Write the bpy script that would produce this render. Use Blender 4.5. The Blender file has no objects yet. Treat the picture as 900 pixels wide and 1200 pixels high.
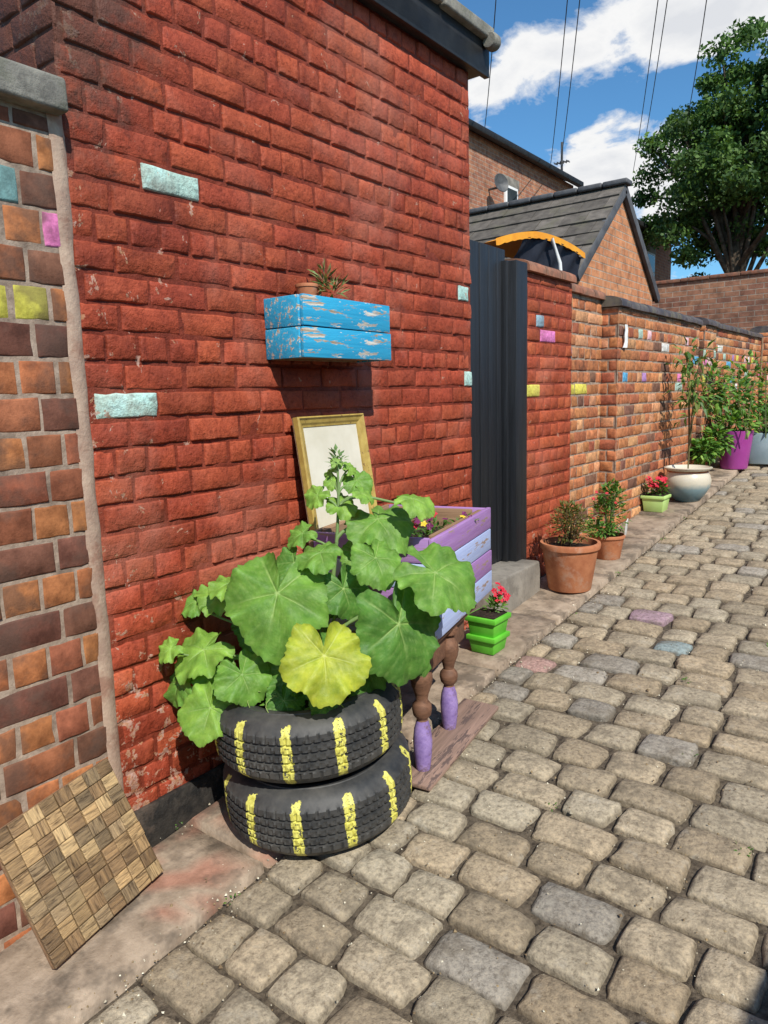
import bpy, bmesh, math, random
import numpy as np
from mathutils import Vector, Matrix, noise
random.seed(7); rng=np.random.default_rng(5)
scene=bpy.context.scene
SL=.086
def g(y): return SL*(min(y,13.2)-1.5)
# ---------------------------------------------------------------- helpers
def link(o,parent=None):
    scene.collection.objects.link(o)
    if parent is not None: o.parent=parent
    return o
def empty(name,loc=(0,0,0),rz=0):
    e=bpy.data.objects.new(name,None); e.location=loc; e.rotation_euler=(0,0,rz); e.empty_display_size=.1
    return link(e)
def mk(name,verts,faces,mat=None,parent=None,smooth=False,cols=None,loc=None,sharp=None,rot=None):
    me=bpy.data.meshes.new(name)
    if isinstance(verts,np.ndarray): verts=verts.tolist()
    if isinstance(faces,np.ndarray): faces=faces.tolist()
    me.from_pydata(verts,[],faces); me.update()
    if cols is not None:
        at=me.color_attributes.new('Col','FLOAT_COLOR','POINT')
        c=np.ones((len(verts),4),dtype=np.float32); c[:,:3]=np.array(cols,dtype=np.float32)[:,:3]
        at.data.foreach_set('color',c.ravel())
    if smooth:
        me.polygons.foreach_set('use_smooth',[True]*len(me.polygons))
        if sharp: me.set_sharp_from_angle(angle=math.radians(sharp))
    o=bpy.data.objects.new(name,me)
    if mat: me.materials.append(mat)
    if loc: o.location=loc
    if rot: o.rotation_euler=rot
    return link(o,parent)
def box(name,c,s,mat,parent=None,bev=.003,rot=(0,0,0),seg=2,taper=None,jit=0):
    bm=bmesh.new(); bmesh.ops.create_cube(bm,size=1)
    for v in bm.verts:
        v.co=Vector((v.co.x*s[0],v.co.y*s[1],v.co.z*s[2]))
        if taper and v.co.z<0: v.co.x*=taper; v.co.y*=taper
        if jit: v.co+=Vector((random.uniform(-jit,jit),random.uniform(-jit,jit),random.uniform(-jit,jit)))
    if bev: bmesh.ops.bevel(bm,geom=bm.edges[:],offset=min(bev,min(s)*.3),segments=seg,affect='EDGES',profile=.5)
    me=bpy.data.meshes.new(name); bm.to_mesh(me); bm.free()
    me.polygons.foreach_set('use_smooth',[True]*len(me.polygons)); me.set_sharp_from_angle(angle=math.radians(40))
    me.materials.append(mat)
    o=bpy.data.objects.new(name,me); o.location=c; o.rotation_euler=rot
    return link(o,parent)
def lathe(name,prof,mat,loc=(0,0,0),seg=48,parent=None,rot=None,sharp=50,wob=0):
    vs=[];fs=[];n=len(prof)
    for i in range(seg):
        t=2*math.pi*i/seg
        for r,z in prof:
            rr=r*(1+wob*noise.noise(Vector((math.cos(t)*2,math.sin(t)*2,z*9))))
            vs.append((rr*math.cos(t),rr*math.sin(t),z))
    for i in range(seg):
        j=(i+1)%seg
        for k in range(n-1): fs.append((i*n+k,j*n+k,j*n+k+1,i*n+k+1))
    return mk(name,vs,fs,mat,parent,True,None,loc,sharp,rot)
def tube_data(pts,rads,seg,vs,fs,cs=None,col=None):
    pts=[Vector(p) for p in pts]; b=len(vs)
    for i,p in enumerate(pts):
        t=(pts[min(i+1,len(pts)-1)]-pts[max(i-1,0)])
        if t.length<1e-6: t=Vector((0,0,1))
        t.normalize(); u=t.cross(Vector((0.31,0.2,1)) if abs(t.z)<.9 else Vector((1,.2,0))).normalized(); w=t.cross(u)
        for k in range(seg):
            a=2*math.pi*k/seg
            vs.append(tuple(p+(u*math.cos(a)+w*math.sin(a))*rads[i]))
            if cs is not None: cs.append(col)
    for i in range(len(pts)-1):
        for k in range(seg):
            k2=(k+1)%seg
            fs.append((b+i*seg+k,b+i*seg+k2,b+(i+1)*seg+k2,b+(i+1)*seg+k))
def bez(a,b,c,d,n=8):
    a,b,c,d=map(Vector,(a,b,c,d)); out=[]
    for i in range(n+1):
        t=i/n; out.append(a*(1-t)**3+b*3*t*(1-t)**2+c*3*t*t*(1-t)+d*t**3)
    return out
# ---------------------------------------------------------------- materials
def nt(name):
    m=bpy.data.materials.new(name); m.use_nodes=True; t=m.node_tree
    return m,t,t.nodes['Principled BSDF'],t.nodes,t.links
def mixc(N,L,typ,fac,a,b):
    m=N.new('ShaderNodeMix'); m.data_type='RGBA'; m.blend_type=typ; m.clamp_result=False
    for s,v in ((m.inputs[0],fac),(m.inputs[6],a),(m.inputs[7],b)):
        if isinstance(v,bpy.types.NodeSocket): L.new(v,s)
        elif isinstance(v,(tuple,list)): s.default_value=(v[0],v[1],v[2],1)
        else: s.default_value=v
    return m.outputs[2]
def mth(N,L,op,a,b=0.,c=None,clamp=False):
    m=N.new('ShaderNodeMath'); m.operation=op; m.use_clamp=clamp
    for i,v in enumerate((a,b,c)):
        if v is None: continue
        if isinstance(v,bpy.types.NodeSocket): L.new(v,m.inputs[i])
        else: m.inputs[i].default_value=v
    return m.outputs[0]
def coord(N,L,scale=(1,1,1),kind='Object'):
    tc=N.new('ShaderNodeTexCoord'); mp=N.new('ShaderNodeMapping'); mp.inputs['Scale'].default_value=scale
    L.new(tc.outputs[kind],mp.inputs[0]); return mp.outputs[0]
def noi(N,L,vec,scale,detail=5,rough=.6,dist=0):
    n=N.new('ShaderNodeTexNoise'); n.inputs['Scale'].default_value=scale; n.inputs['Detail'].default_value=min(detail,4.)
    n.inputs['Roughness'].default_value=rough; n.inputs['Distortion'].default_value=dist
    L.new(vec,n.inputs['Vector']); return n.outputs['Fac']
def ramp(N,L,f,stops):
    r=N.new('ShaderNodeValToRGB'); e=r.color_ramp.elements
    while len(e)<len(stops): e.new(.5)
    for i,(p,c) in enumerate(stops):
        e[i].position=p; e[i].color=(c[0],c[1],c[2],1) if isinstance(c,(tuple,list)) else (c,c,c,1)
    L.new(f,r.inputs[0]); return r.outputs[0]
def bumpn(N,L,h,strength,dist,bs,prev=None):
    b=N.new('ShaderNodeBump'); b.inputs['Strength'].default_value=strength; b.inputs['Distance'].default_value=dist
    L.new(h,b.inputs['Height'])
    if prev: L.new(prev,b.inputs['Normal'])
    if bs is not None: L.new(b.outputs[0],bs.inputs['Normal'])
    return b.outputs[0]
def gmat(name,c1,c2,scale=20,rough=.85,bump=.3,bscale=80,bd=.004,attr=False,spec=.3,stretch=(1,1,1),lo=.35,hi=.65,dirt=None,dscale=3,dth=.55,damt=.6):
    m,t,bs,N,L=nt(name); v=coord(N,L,stretch)
    c=ramp(N,L,noi(N,L,v,scale,6,.65),[(lo,c1),(hi,c2)])
    if attr:
        at=N.new('ShaderNodeAttribute'); at.attribute_name='Col'
        c=mixc(N,L,'MULTIPLY',1.,at.outputs['Color'],c)
    if dirt is not None:
        f=ramp(N,L,noi(N,L,v,dscale,8,.7),[(dth-.06,0.),(dth+.06,damt)])
        c=mixc(N,L,'MIX',f,c,dirt)
    L.new(c,bs.inputs['Base Color']); bs.inputs['Roughness'].default_value=rough
    bs.inputs['Specular IOR Level'].default_value=spec
    if bump: bumpn(N,L,noi(N,L,v,bscale,6,.7),bump,bd,bs)
    return m
def woodmat(name,c1,c2,stretch=(30,1.5,30),rough=.7,under=None,uth=.56,fine=1.0,under2=None):
    m,t,bs,N,L=nt(name); v=coord(N,L,stretch)
    n1=noi(N,L,v,1.2*fine,8,.7,.6)
    c=ramp(N,L,n1,[(.3,c1),(.7,c2)])
    v2=coord(N,L,tuple(min(s,14) for s in stretch))
    n2=noi(N,L,v2,2.6,8,.75,.3)
    if under is not None:
        f=ramp(N,L,n2,[(uth-.015,0.),(uth+.015,1.)])
        uc=under
        if under2: uc=ramp(N,L,noi(N,L,v,2,6,.7),[(.4,under),(.6,under2)])
        c=mixc(N,L,'MIX',f,c,uc)
    L.new(c,bs.inputs['Base Color']); bs.inputs['Roughness'].default_value=rough
    bumpn(N,L,n1,.6,.003,bs)
    return m
def brickshader(name,axis,c1,c2,mort,L_=.235,H_=.085,soot=.3):
    m,t,bs,N,L=nt(name); tc=N.new('ShaderNodeTexCoord'); sp=N.new('ShaderNodeSeparateXYZ'); cb=N.new('ShaderNodeCombineXYZ')
    L.new(tc.outputs['Object'],sp.inputs[0]); L.new(sp.outputs[1 if axis=='x' else 0],cb.inputs[0]); L.new(sp.outputs[2],cb.inputs[1])
    b=N.new('ShaderNodeTexBrick'); L.new(cb.outputs[0],b.inputs['Vector'])
    b.inputs['Scale'].default_value=1; b.inputs['Brick Width'].default_value=L_; b.inputs['Row Height'].default_value=H_
    b.inputs['Mortar Size'].default_value=.007; b.inputs['Mortar Smooth'].default_value=.3; b.inputs['Bias'].default_value=0.
    b.inputs['Color1'].default_value=(*c1,1); b.inputs['Color2'].default_value=(*c2,1); b.inputs['Mortar'].default_value=(*mort,1)
    n=noi(N,L,tc.outputs['Object'],6,8,.75)
    c=mixc(N,L,'MULTIPLY',1.,b.outputs['Color'],ramp(N,L,n,[(.3,(.5,.47,.45)),(.55,(1,1,1)),(.75,(1.3,1.25,1.2))]))
    n3=noi(N,L,tc.outputs['Object'],1.1,4,.6)
    c=mixc(N,L,'MIX',ramp(N,L,n3,[(.5,0.),(.75,soot)]),c,(.07,.05,.045))
    L.new(c,bs.inputs['Base Color']); bs.inputs['Roughness'].default_value=.9
    h=mth(N,L,'SUBTRACT',n,b.outputs['Fac'])
    bumpn(N,L,h,.7,.008,bs)
    return m
def paintedmat():
    m,t,bs,N,L=nt('painted_brick'); v=coord(N,L)
    at=N.new('ShaderNodeAttribute'); at.attribute_name='Col'
    n1=noi(N,L,v,5,8,.7,.4)
    c=mixc(N,L,'MULTIPLY',1.,at.outputs['Color'],ramp(N,L,n1,[(.25,(.48,.42,.42)),(.42,(.86,.84,.84)),(.55,(1.05,1.05,1.05)),(.75,(1.25,1.45,1.6))]))
    n2=noi(N,L,v,48,6,.78)
    c=mixc(N,L,'MULTIPLY',1.,c,ramp(N,L,n2,[(.3,(.55,.5,.5)),(.48,(1.,1.,1.)),(.7,(1.22,1.3,1.3))]))
    n5=noi(N,L,v,1.7,4,.65,.3)
    c=mixc(N,L,'MIX',ramp(N,L,n5,[(.5,0.),(.70,.42)]),c,(.47,.19,.13))
    c=mixc(N,L,'MIX',ramp(N,L,n5,[(.28,.62),(.46,0.)]),c,(.16,.032,.018))
    geo=N.new('ShaderNodeNewGeometry'); sp=N.new('ShaderNodeSeparateXYZ'); L.new(geo.outputs['Position'],sp.inputs[0])
    low=N.new('ShaderNodeMapRange'); low.inputs[1].default_value=.9; low.inputs[2].default_value=.1; L.new(sp.outputs[2],low.inputs[0])
    lf=N.new('ShaderNodeMapRange'); lf.inputs[1].default_value=1.6; lf.inputs[2].default_value=1.25; L.new(sp.outputs[1],lf.inputs[0])
    k=mth(N,L,'MULTIPLY',low.outputs[0],.09); k2=mth(N,L,'MULTIPLY',lf.outputs[0],.075); k=mth(N,L,'ADD',k,k2)
    n3=mth(N,L,'ADD',noi(N,L,v,15,9,.72,.5),k)
    f=ramp(N,L,n3,[(.66,0.),(.685,.85)])
    fl=ramp(N,L,n2,[(.4,(.40,.2,.1)),(.6,(.45,.30,.25))])
    c=mixc(N,L,'MIX',f,c,fl)
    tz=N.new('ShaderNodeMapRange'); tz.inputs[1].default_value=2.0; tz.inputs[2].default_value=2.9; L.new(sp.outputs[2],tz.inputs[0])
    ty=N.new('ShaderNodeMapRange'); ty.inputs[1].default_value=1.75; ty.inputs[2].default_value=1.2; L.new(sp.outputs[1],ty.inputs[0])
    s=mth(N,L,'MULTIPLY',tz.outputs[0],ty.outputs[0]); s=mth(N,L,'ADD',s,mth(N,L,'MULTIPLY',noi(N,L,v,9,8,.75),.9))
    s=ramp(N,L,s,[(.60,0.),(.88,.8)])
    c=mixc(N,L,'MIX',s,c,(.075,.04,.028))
    L.new(c,bs.inputs['Base Color'])
    L.new(ramp(N,L,n1,[(.3,.55),(.7,.75)]),bs.inputs['Roughness']); bs.inputs['Specular IOR Level'].default_value=.25
    p=bumpn(N,L,noi(N,L,v,20,8,.75),.8,.012,None)
    bumpn(N,L,n2,.7,.004,bs,p)
    return m
def settmat():
    m,t,bs,N,L=nt('sett_stone'); v=coord(N,L)
    at=N.new('ShaderNodeAttribute'); at.attribute_name='Col'
    n1=noi(N,L,v,60,6,.75); n2=noi(N,L,v,13,6,.7,.3)
    c=mixc(N,L,'MULTIPLY',1.,at.outputs['Color'],ramp(N,L,n1,[(.32,(.52,.50,.48)),(.5,(1,1,1)),(.68,(1.35,1.32,1.26))]))
    c=mixc(N,L,'MIX',ramp(N,L,n2,[(.48,0.),(.66,.6)]),c,(.155,.128,.092))
    c=mixc(N,L,'MIX',ramp(N,L,n2,[(.28,.35),(.42,0.)]),c,(.50,.46,.38))
    L.new(c,bs.inputs['Base Color']); bs.inputs['Roughness'].default_value=.88; bs.inputs['Specular IOR Level'].default_value=.22
    p=bumpn(N,L,n1,.9,.005,None); bumpn(N,L,n2,.6,.012,bs,p)
    return m
M={}
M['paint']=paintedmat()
M['sett']=settmat()
M['brick']=gmat('natural_brick',(.62,.6,.58),(1.2,1.15,1.1),30,.9,.7,90,.004,True,.2,dirt=(.05,.035,.03),dscale=9,dth=.62,damt=.55)
M['brickn']=gmat('newer_brick',(.55,.5,.48),(1.2,1.15,1.1),14,.85,.6,120,.003,True,.2,dirt=(.10,.065,.05),dscale=5,dth=.55,damt=.6)
M['mortar']=gmat('mortar',(.26,.19,.14),(.44,.34,.26),25,.95,.8,90,.004,dirt=(.12,.09,.07),dscale=6,dth=.58)
M['mortar_pink']=gmat('mortar_render',(.36,.24,.18),(.52,.38,.28),12,.95,.7,90,.004,dirt=(.26,.11,.07),dscale=7,dth=.56)
M['bitumen']=gmat('bitumen',(.012,.012,.012),(.04,.035,.03),20,.65,.7,50,.008,dirt=(.12,.09,.07),dscale=6,dth=.6)
M['flag']=gmat('flagstone',(.22,.17,.125),(.40,.32,.245),9,.9,.7,55,.006,True,dirt=(.09,.072,.055),dscale=5,dth=.55,damt=.7)
M['debris']=gmat('debris_bits',(.7,.7,.7),(1.2,1.2,1.2),26,.85,0,85,attr=True)
M['dirt']=gmat('joint_dirt',(.045,.034,.024),(.17,.135,.095),45,.95,.9,150,.008)
M['soil']=gmat('soil',(.018,.012,.008),(.06,.042,.03),40,.95,1,60,.02)
M['black_wood']=woodmat('black_gate_wood',(.008,.009,.011),(.022,.025,.03),(40,40,1.5),.5)
M['fascia']=gmat('fascia_black',(.015,.015,.017),(.03,.03,.03),9,.5,.2,40)
M['capping']=gmat('stone_capping',(.16,.15,.13),(.34,.32,.27),14,.9,.7,50,.006,dirt=(.06,.065,.04),dscale=7,dth=.52)
M['conc']=gmat('concrete',(.22,.2,.17),(.36,.33,.28),10,.9,.5,80,.004,dirt=(.08,.07,.06),dscale=5)
M['purple']=woodmat('purple_paint_wood',(.31,.15,.40),(.45,.26,.55),(2,40,40),.6,(.36,.25,.2),.60)
M['legpurple']=gmat('purple_leg_paint',(.20,.13,.36),(.36,.26,.55),22,.65,.4,40,.003,dirt=(.14,.08,.06),dscale=16,dth=.6,damt=.8)
M['ltblue']=woodmat('light_blue_paint_wood',(.36,.44,.72),(.50,.60,.86),(2,40,40),.6,(.36,.25,.2),.59)
M['brownwood']=woodmat('brown_wood',(.10,.045,.025),(.24,.12,.07),(2,40,40),.7)
M['rawwood']=woodmat('raw_wood',(.20,.11,.06),(.40,.25,.14),(2,40,40),.8)
M['palletwood']=woodmat('old_plank_wood',(.17,.11,.085),(.34,.22,.17),(30,2,30),.85,(.12,.08,.07),.58)
M['bluewood']=woodmat('chipped_blue_wood',(.015,.28,.50),(.04,.42,.66),(40,2.5,40),.55,(.70,.68,.60),.565,1,(.32,.22,.13))
M['gold']=woodmat('gold_frame',(.34,.22,.05),(.52,.38,.10),(12,12,12),.4,(.18,.10,.04),.64)
M['cream']=gmat('cream_board',(.62,.58,.45),(.74,.70,.58),4,.6,.05,40)
M['terra']=gmat('terracotta',(.42,.15,.07),(.56,.23,.11),12,.75,.2,60,.002,dirt=(.55,.38,.28),dscale=8,dth=.60,damt=.55)
M['lime']=gmat('lime_plastic',(.10,.46,.03),(.15,.56,.05),8,.45,0)
M['palegreen']=gmat('pale_green_pot',(.45,.68,.2),(.52,.74,.26),8,.45,0)
M['magenta']=gmat('purple_pot_plastic',(.34,.05,.28),(.40,.07,.34),5,.35,0)
M['bluegrey']=gmat('bluegrey_pot',(.30,.42,.46),(.4,.52,.56),6,.6,.1)
M['tile']=gmat('roof_tile',(.65,.65,.65),(1.15,1.15,1.15),9,.9,.5,60,.004,True,dirt=(.13,.12,.08),dscale=4,dth=.6)
M['slate']=gmat('slate_roof',(.06,.06,.065),(.12,.12,.125),5,.7,.3,30)
M['white']=gmat('white_paint',(.74,.74,.72),(.8,.8,.78),4,.5,.05)
M['glass']=gmat('window_glass',(.03,.04,.05),(.06,.07,.08),1,.1,0,spec=.8)
M['metal']=gmat('grey_metal',(.06,.06,.06),(.11,.11,.11),9,.5,0)
M['wire']=gmat('wire_black',(.05,.05,.05),(.08,.08,.08),9,.6,0)
M['bark']=gmat('bark',(.05,.035,.025),(.13,.10,.07),8,.95,.8,20,.03)
M['orangefab']=gmat('orange_fabric',(.75,.28,.02),(.85,.38,.03),6,.7,.1)
M['darkfab']=gmat('dark_fabric',(.015,.018,.03),(.03,.035,.05),6,.8,.1)
M['petal_red']=gmat('red_petals',(.45,.01,.03),(.65,.03,.06),30,.5,0)
M['petal_yel']=gmat('yellow_petals',(.75,.5,.03),(.8,.6,.05),30,.5,0)
M['petal_dark']=gmat('dark_petals',(.10,.01,.06),(.2,.02,.12),30,.5,0)
def leafmat(name,trans=.35,rough=.45,tscale=1.5,bump=True):
    m,t,bs,N,L=nt(name); at=N.new('ShaderNodeAttribute'); at.attribute_name='Col'; v=coord(N,L)
    c=at.outputs['Color']
    if bump: c=mixc(N,L,'MULTIPLY',1.,c,ramp(N,L,noi(N,L,v,22,5,.65),[(.3,(.62,.7,.6)),(.7,(1.25,1.16,1.1))]))
    L.new(c,bs.inputs['Base Color']); bs.inputs['Roughness'].default_value=rough; bs.inputs['Specular IOR Level'].default_value=.3
    tr=N.new('ShaderNodeBsdfTranslucent'); L.new(mixc(N,L,'MULTIPLY',1.,c,(tscale*1.1,tscale*1.15,tscale*.4)),tr.inputs[0])
    mx=N.new('ShaderNodeMixShader'); mx.inputs[0].default_value=trans
    L.new(bs.outputs[0],mx.inputs[1]); L.new(tr.outputs[0],mx.inputs[2]); L.new(mx.outputs[0],N['Material Output'].inputs[0])
    if bump: bumpn(N,L,noi(N,L,v,60,5,.65),.65,.004,bs)
    return m
M['leaf']=leafmat('squash_leaf',.2,.5)
M['leaf2']=leafmat('small_leaf',.25,bump=False)
M['treeleaf']=leafmat('tree_leaf',.2,.6,1.3,False)
# ---------------------------------------------------------------- bricks
def bricks(name,O,U,Nn,u0,u1,zb,zt,colfn,mat,mortar,parent,L=.235,H=.09,j=.009,depth=.010,hd=4,rough=.0022,nm=3,ph=0.,mcol=None,tilt=.0015,bb=.0045,edge=.0032):
    O=Vector(O);U=Vector(U);Nn=Vector(Nn); vs=[];fs=[];cs=[]
    k=0; z=zb; sd=len(name)*1.7
    while z<zt-.02:
        hdr=(hd and k%hd==0); l=L/2 if hdr else L
        off=(L/4 if hdr else (0 if k%2 else L/2))+ph
        h=min(H,zt-z)-j
        u=u0-((u0+off)%l)
        while u<u1:
            a=max(u,u0); b=min(u+l,u1)
            if b-a>.035:
                a2=a+(j/2 if a>u0 else 0)+random.uniform(-.003,.003)*(a>u0); b2=b-(j/2 if b<u1 else 0)
                w=b2-a2
                us=[0,bb,bb*2.2]+[bb*2.2+(w-bb*4.4)*i/nm for i in range(1,nm)]+[w-bb*2.2,w-bb,w]
                zs=[0,bb,bb*2.2,h/2,h-bb*2.2,h-bb,h]
                zj=random.uniform(-.0022,.0022); base=random.uniform(-tilt,tilt); tu=random.uniform(-tilt,tilt); tz=random.uniform(-tilt,tilt)
                col=colfn((a+b)/2,z+h/2,k,b-a); i0=len(vs); nu=len(us);nz=len(zs)
                for iu,uu in enumerate(us):
                    eu=min(iu,nu-1-iu)
                    for iz,zz in enumerate(zs):
                        ez=min(iz,nz-1-iz)
                        pu=(-depth,-edge,0)[min(eu,2)]; pz=(-depth,-edge,0)[min(ez,2)]
                        q=Vector((a2+uu,z+zz+zj,sd))
                        n1=noise.noise(q*14); n2=noise.noise(q*45)
                        dd=min(pu,pz)+(base+tu*(uu/w*2-1)+tz*(zz/h*2-1)+n1*rough*1.3+n2*rough)
                        if eu==0 or ez==0: dd=-depth
                        ju=n2*.0028*(1 if eu<3 else 0); jz=noise.noise(q*30+Vector((9,3,1)))*.0042*(1 if ez<3 else 0)
                        p=O+U*(a2+uu+ju)+Nn*dd; p.z+=z+zz+zj+jz
                        vs.append(tuple(p)); cs.append(col)
                for iu in range(nu-1):
                    for iz in range(nz-1):
                        A=i0+iu*nz+iz; fs.append((A,A+nz,A+nz+1,A+1))
            u+=l
        z+=H;k+=1
    if U.cross(Vector((0,0,1))).dot(Nn)<0: fs=[f[::-1] for f in fs]
    o=mk(name,vs,fs,mat,parent,True,cs)
    nu=max(2,int((u1-u0)/.05)); nz=max(2,int((zt-zb)/.05)); mv=[];mf=[];mc=[]
    for i in range(nu+1):
        for kk in range(nz+1):
            uu=u0+(u1-u0)*i/nu; zz=zb+(zt-zb)*kk/nz
            p=O+U*uu+Nn*(-depth*.66+.0015*noise.noise(Vector((uu*9,zz*9,2)))); p.z+=zz; mv.append(tuple(p)); mc.append(mcol or (1,1,1))
    for i in range(nu):
        for kk in range(nz):
            A=i*(nz+1)+kk; f=(A,A+nz+1,A+nz+2,A+1); mf.append(f if U.cross(Vector((0,0,1))).dot(Nn)>0 else f[::-1])
    mk(name+'_mortar',mv,mf,mortar,parent,True,mc)
    return o
RED=(.335,.062,.027)
def rv(c,a=.12):
    s=1+random.uniform(-a,a); return (c[0]*s,c[1]*s*random.uniform(.92,1.08),c[2]*s)
TURQ=(.42,.58,.50);PINK=(.78,.24,.52);YEL=(.72,.66,.12);BLUE=(.12,.4,.65);LIL=(.42,.24,.5);MINT=(.40,.62,.55)
# ================================================================ HOUSE
house=empty('brick_house')
def hcol(u,z,k,l):
    for (y,zz,c) in ((1.53,2.19,TURQ),(1.31,1.53,TURQ),(3.53,1.55,MINT),(3.55,2.06,MINT)):
        if abs(u-y)<l/2+.001 and abs(z-zz)<.045: return c
    return rv(RED,.17)
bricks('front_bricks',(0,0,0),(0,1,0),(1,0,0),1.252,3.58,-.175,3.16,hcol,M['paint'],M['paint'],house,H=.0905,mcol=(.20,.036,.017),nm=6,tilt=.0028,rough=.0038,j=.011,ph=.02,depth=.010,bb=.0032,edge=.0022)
def scol(u,z,k,l): return rv((.28,.05,.02),.2)
bricks('side_bricks',(0,1.252,0),(1,0,0),(0,-1,0),-1.4,-.002,2.3,3.16,scol,M['paint'],M['paint'],house,H=.0905,mcol=(.2,.04,.02),tilt=.003,bb=.0032,edge=.0022)
box('body',(-1.52,2.42,1.5),(3.0,2.30,3.3),M['paint'],house,0)
a=house.children[-1].data.color_attributes.new('Col','FLOAT_COLOR','POINT'); a.data.foreach_set('color',[.3,.05,.025,1]*len(a.data))
box('plinth',(.006,2.42,-.02),(.022,2.32,.30),M['bitumen'],house,.004)
box('fascia',(-1.45,2.44,3.21),(3.02,2.44,.10),M['fascia'],house,.004)
box('fascia_board',(.045,2.455,3.235),(.03,2.47,.17),M['fascia'],house,.003)
for i in range(5):
    box('capping',(-.02,1.48+i*.49,3.345+.004*(i%2)),(.24,.478,.06),M['capping'],house,.012,seg=3,jit=.004)
lathe('gutter_end',[(0,0),(.035,0),(.042,.015),(.042,.05),(.035,.07),(0,.07)],M['capping'],(.10,3.68,3.30),20,house,(math.pi/2,0,0))
# ================================================================ LEFT WALL
lw=empty('boundary_wall')
pinkdone=[0]
def lcol(u,z,k,l):
    if abs(z-2.0)<.052 and 1.10<u<1.21 and not pinkdone[0]: pinkdone[0]=1; return PINK
    if abs(z-2.03)<.08 and .9<u<1.09: return (.20,.38,.38)
    if abs(z-1.79)<.052 and .85<u<1.12: return (.62,.60,.10)
    r=random.random()
    if k%2==0: c=(.43,.17,.07) if r<.7 else (.30,.11,.06)
    else: c=(.18,.08,.055) if r<.7 else (.33,.12,.065)
    return rv(c,.22)
bricks('wall_bricks',(.018,0,0),(0,1,0),(1,0,0),-2.6,1.205,-.35,2.315,lcol,M['brickn'],M['mortar'],lw,L=.225,H=.1045,j=.009,hd=2,depth=.006,rough=.0016,nm=3,ph=.03,tilt=.0018,bb=.003,edge=.002)
box('core',(-.11,-.69,1.0),(.22,3.78,2.62),M['mortar'],lw,0)
vs=[];fs=[]
for i in range(61):
    z=-.3+2.66*i/60
    for kx,(x,y) in enumerate(((.03,1.195),(.032,1.21),(.03,1.238),(.0,1.262))):
        vs.append((x-.012+.003*noise.noise(Vector((x,y,z*9))),y+.009*noise.noise(Vector((kx*3,1,z*7))),z))
for i in range(60):
    for k in range(3): A=i*4+k; fs.append((A,A+1,A+5,A+4))
mk('mortar_joint',vs,fs,M['mortar_pink'],lw,True)
for i in range(6):
    box('coping_stone',(-.10,.93-i*.62,2.36),(.34,.61,.085),M['capping'],lw,.010,seg=3,jit=.004)
# ================================================================ GATE + STEP
gate=empty('wooden_gate')
for i in range(6):
    y=3.52+i*.105
    box('board',(-.075+random.uniform(-.003,.003),y,1.40),(.028,.100,1.90),M['black_wood'],gate,.004)
box('ledge_top',(-.105,3.8,2.0),(.03,.62,.10),M['black_wood'],gate,.003)
box('ledge_bottom',(-.105,3.8,.8),(.03,.62,.10),M['black_wood'],gate,.003)
box('post',(-.03,4.15,1.34),(.11,.15,1.88),M['black_wood'],gate,.006)
box('post_stop',(-.045,4.062,1.34),(.04,.03,1.88),M['black_wood'],gate,.003)
box('door_step',(.0,3.86,.31),(.30,.62,.26),M['conc'],None,.014,seg=3,jit=.006)
# ================================================================ GARDEN WALL
gw=empty('garden_wall')
PAL=[TURQ,PINK,YEL,BLUE,LIL,(.75,.75,.72),(.85,.55,.6)]
def ncol():
    r=random.random()
    if r<.55: c=(.50,.20,.09)
    elif r<.75: c=(.60,.31,.16)
    elif r<.88: c=(.38,.13,.07)
    else: c=(.20,.10,.07)
    return rv(c,.18)
def gcol1(u,z,k,l):
    for (y,zz,c) in ((4.47,1.93,(.30,.48,.55)),(4.62,1.82,PINK),(4.47,1.82,TURQ),(4.47,1.73,LIL),(4.36,1.55,YEL)):
        if abs(u-y)<l/2 and abs(z-zz)<.042: return c
    return rv((.38,.08,.033),.15)
def gcolp(u,z,k,l):
    if 1.45<z<2.02 and random.random()<.24*(1-abs(z-1.78)/.36): return random.choice(PAL)
    return ncol()
bricks('pier_bricks',(0,0,0),(0,1,0),(1,0,0),4.24,4.98,.15,2.235,gcol1,M['paint'],M['paint'],gw,H=.088,mcol=(.26,.05,.025),nm=2,hd=2)
bricks('wall_bricks_a',(-.05,0,0),(0,1,0),(1,0,0),4.98,5.69,.15,2.19,gcolp,M['brick'],M['mortar'],gw,H=.088,nm=2,rough=.003,hd=2)
bricks('pier_end_b',(0,5.69,0),(1,0,0),(0,-1,0),-.1,.08,.15,2.13,lambda *a:ncol(),M['brick'],M['mortar'],gw,H=.088,nm=2)
bricks('wall_bricks_b',(.08,0,0),(0,1,0),(1,0,0),5.69,8.1,.15,2.13,gcolp,M['brick'],M['mortar'],gw,H=.088,nm=2,rough=.003)
bricks('pier_end_c',(0,8.1,0),(1,0,0),(0,-1,0),-.1,.13,.4,2.13,lambda *a:ncol(),M['brick'],M['mortar'],gw,H=.088,nm=2)
bricks('wall_bricks_c',(.13,0,0),(0,1,0),(1,0,0),8.1,8.6,.4,2.13,gcolp,M['brick'],M['mortar'],gw,H=.088,nm=2)
bricks('wall_bricks_d',(.02,0,0),(0,1,0),(1,0,0),8.6,11.7,.4,2.16,gcolp,M['brick'],M['mortar'],gw,H=.088,nm=2)
bricks('pier_end_e',(0,11.7,0),(1,0,0),(0,-1,0),-.1,.13,.6,2.25,lambda *a:ncol(),M['brick'],M['mortar'],gw,H=.088,nm=2)
bricks('wall_bricks_e',(.13,0,0),(0,1,0),(1,0,0),11.7,13.2,.6,2.25,gcolp,M['brick'],M['mortar'],gw,H=.088,nm=2)
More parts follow.
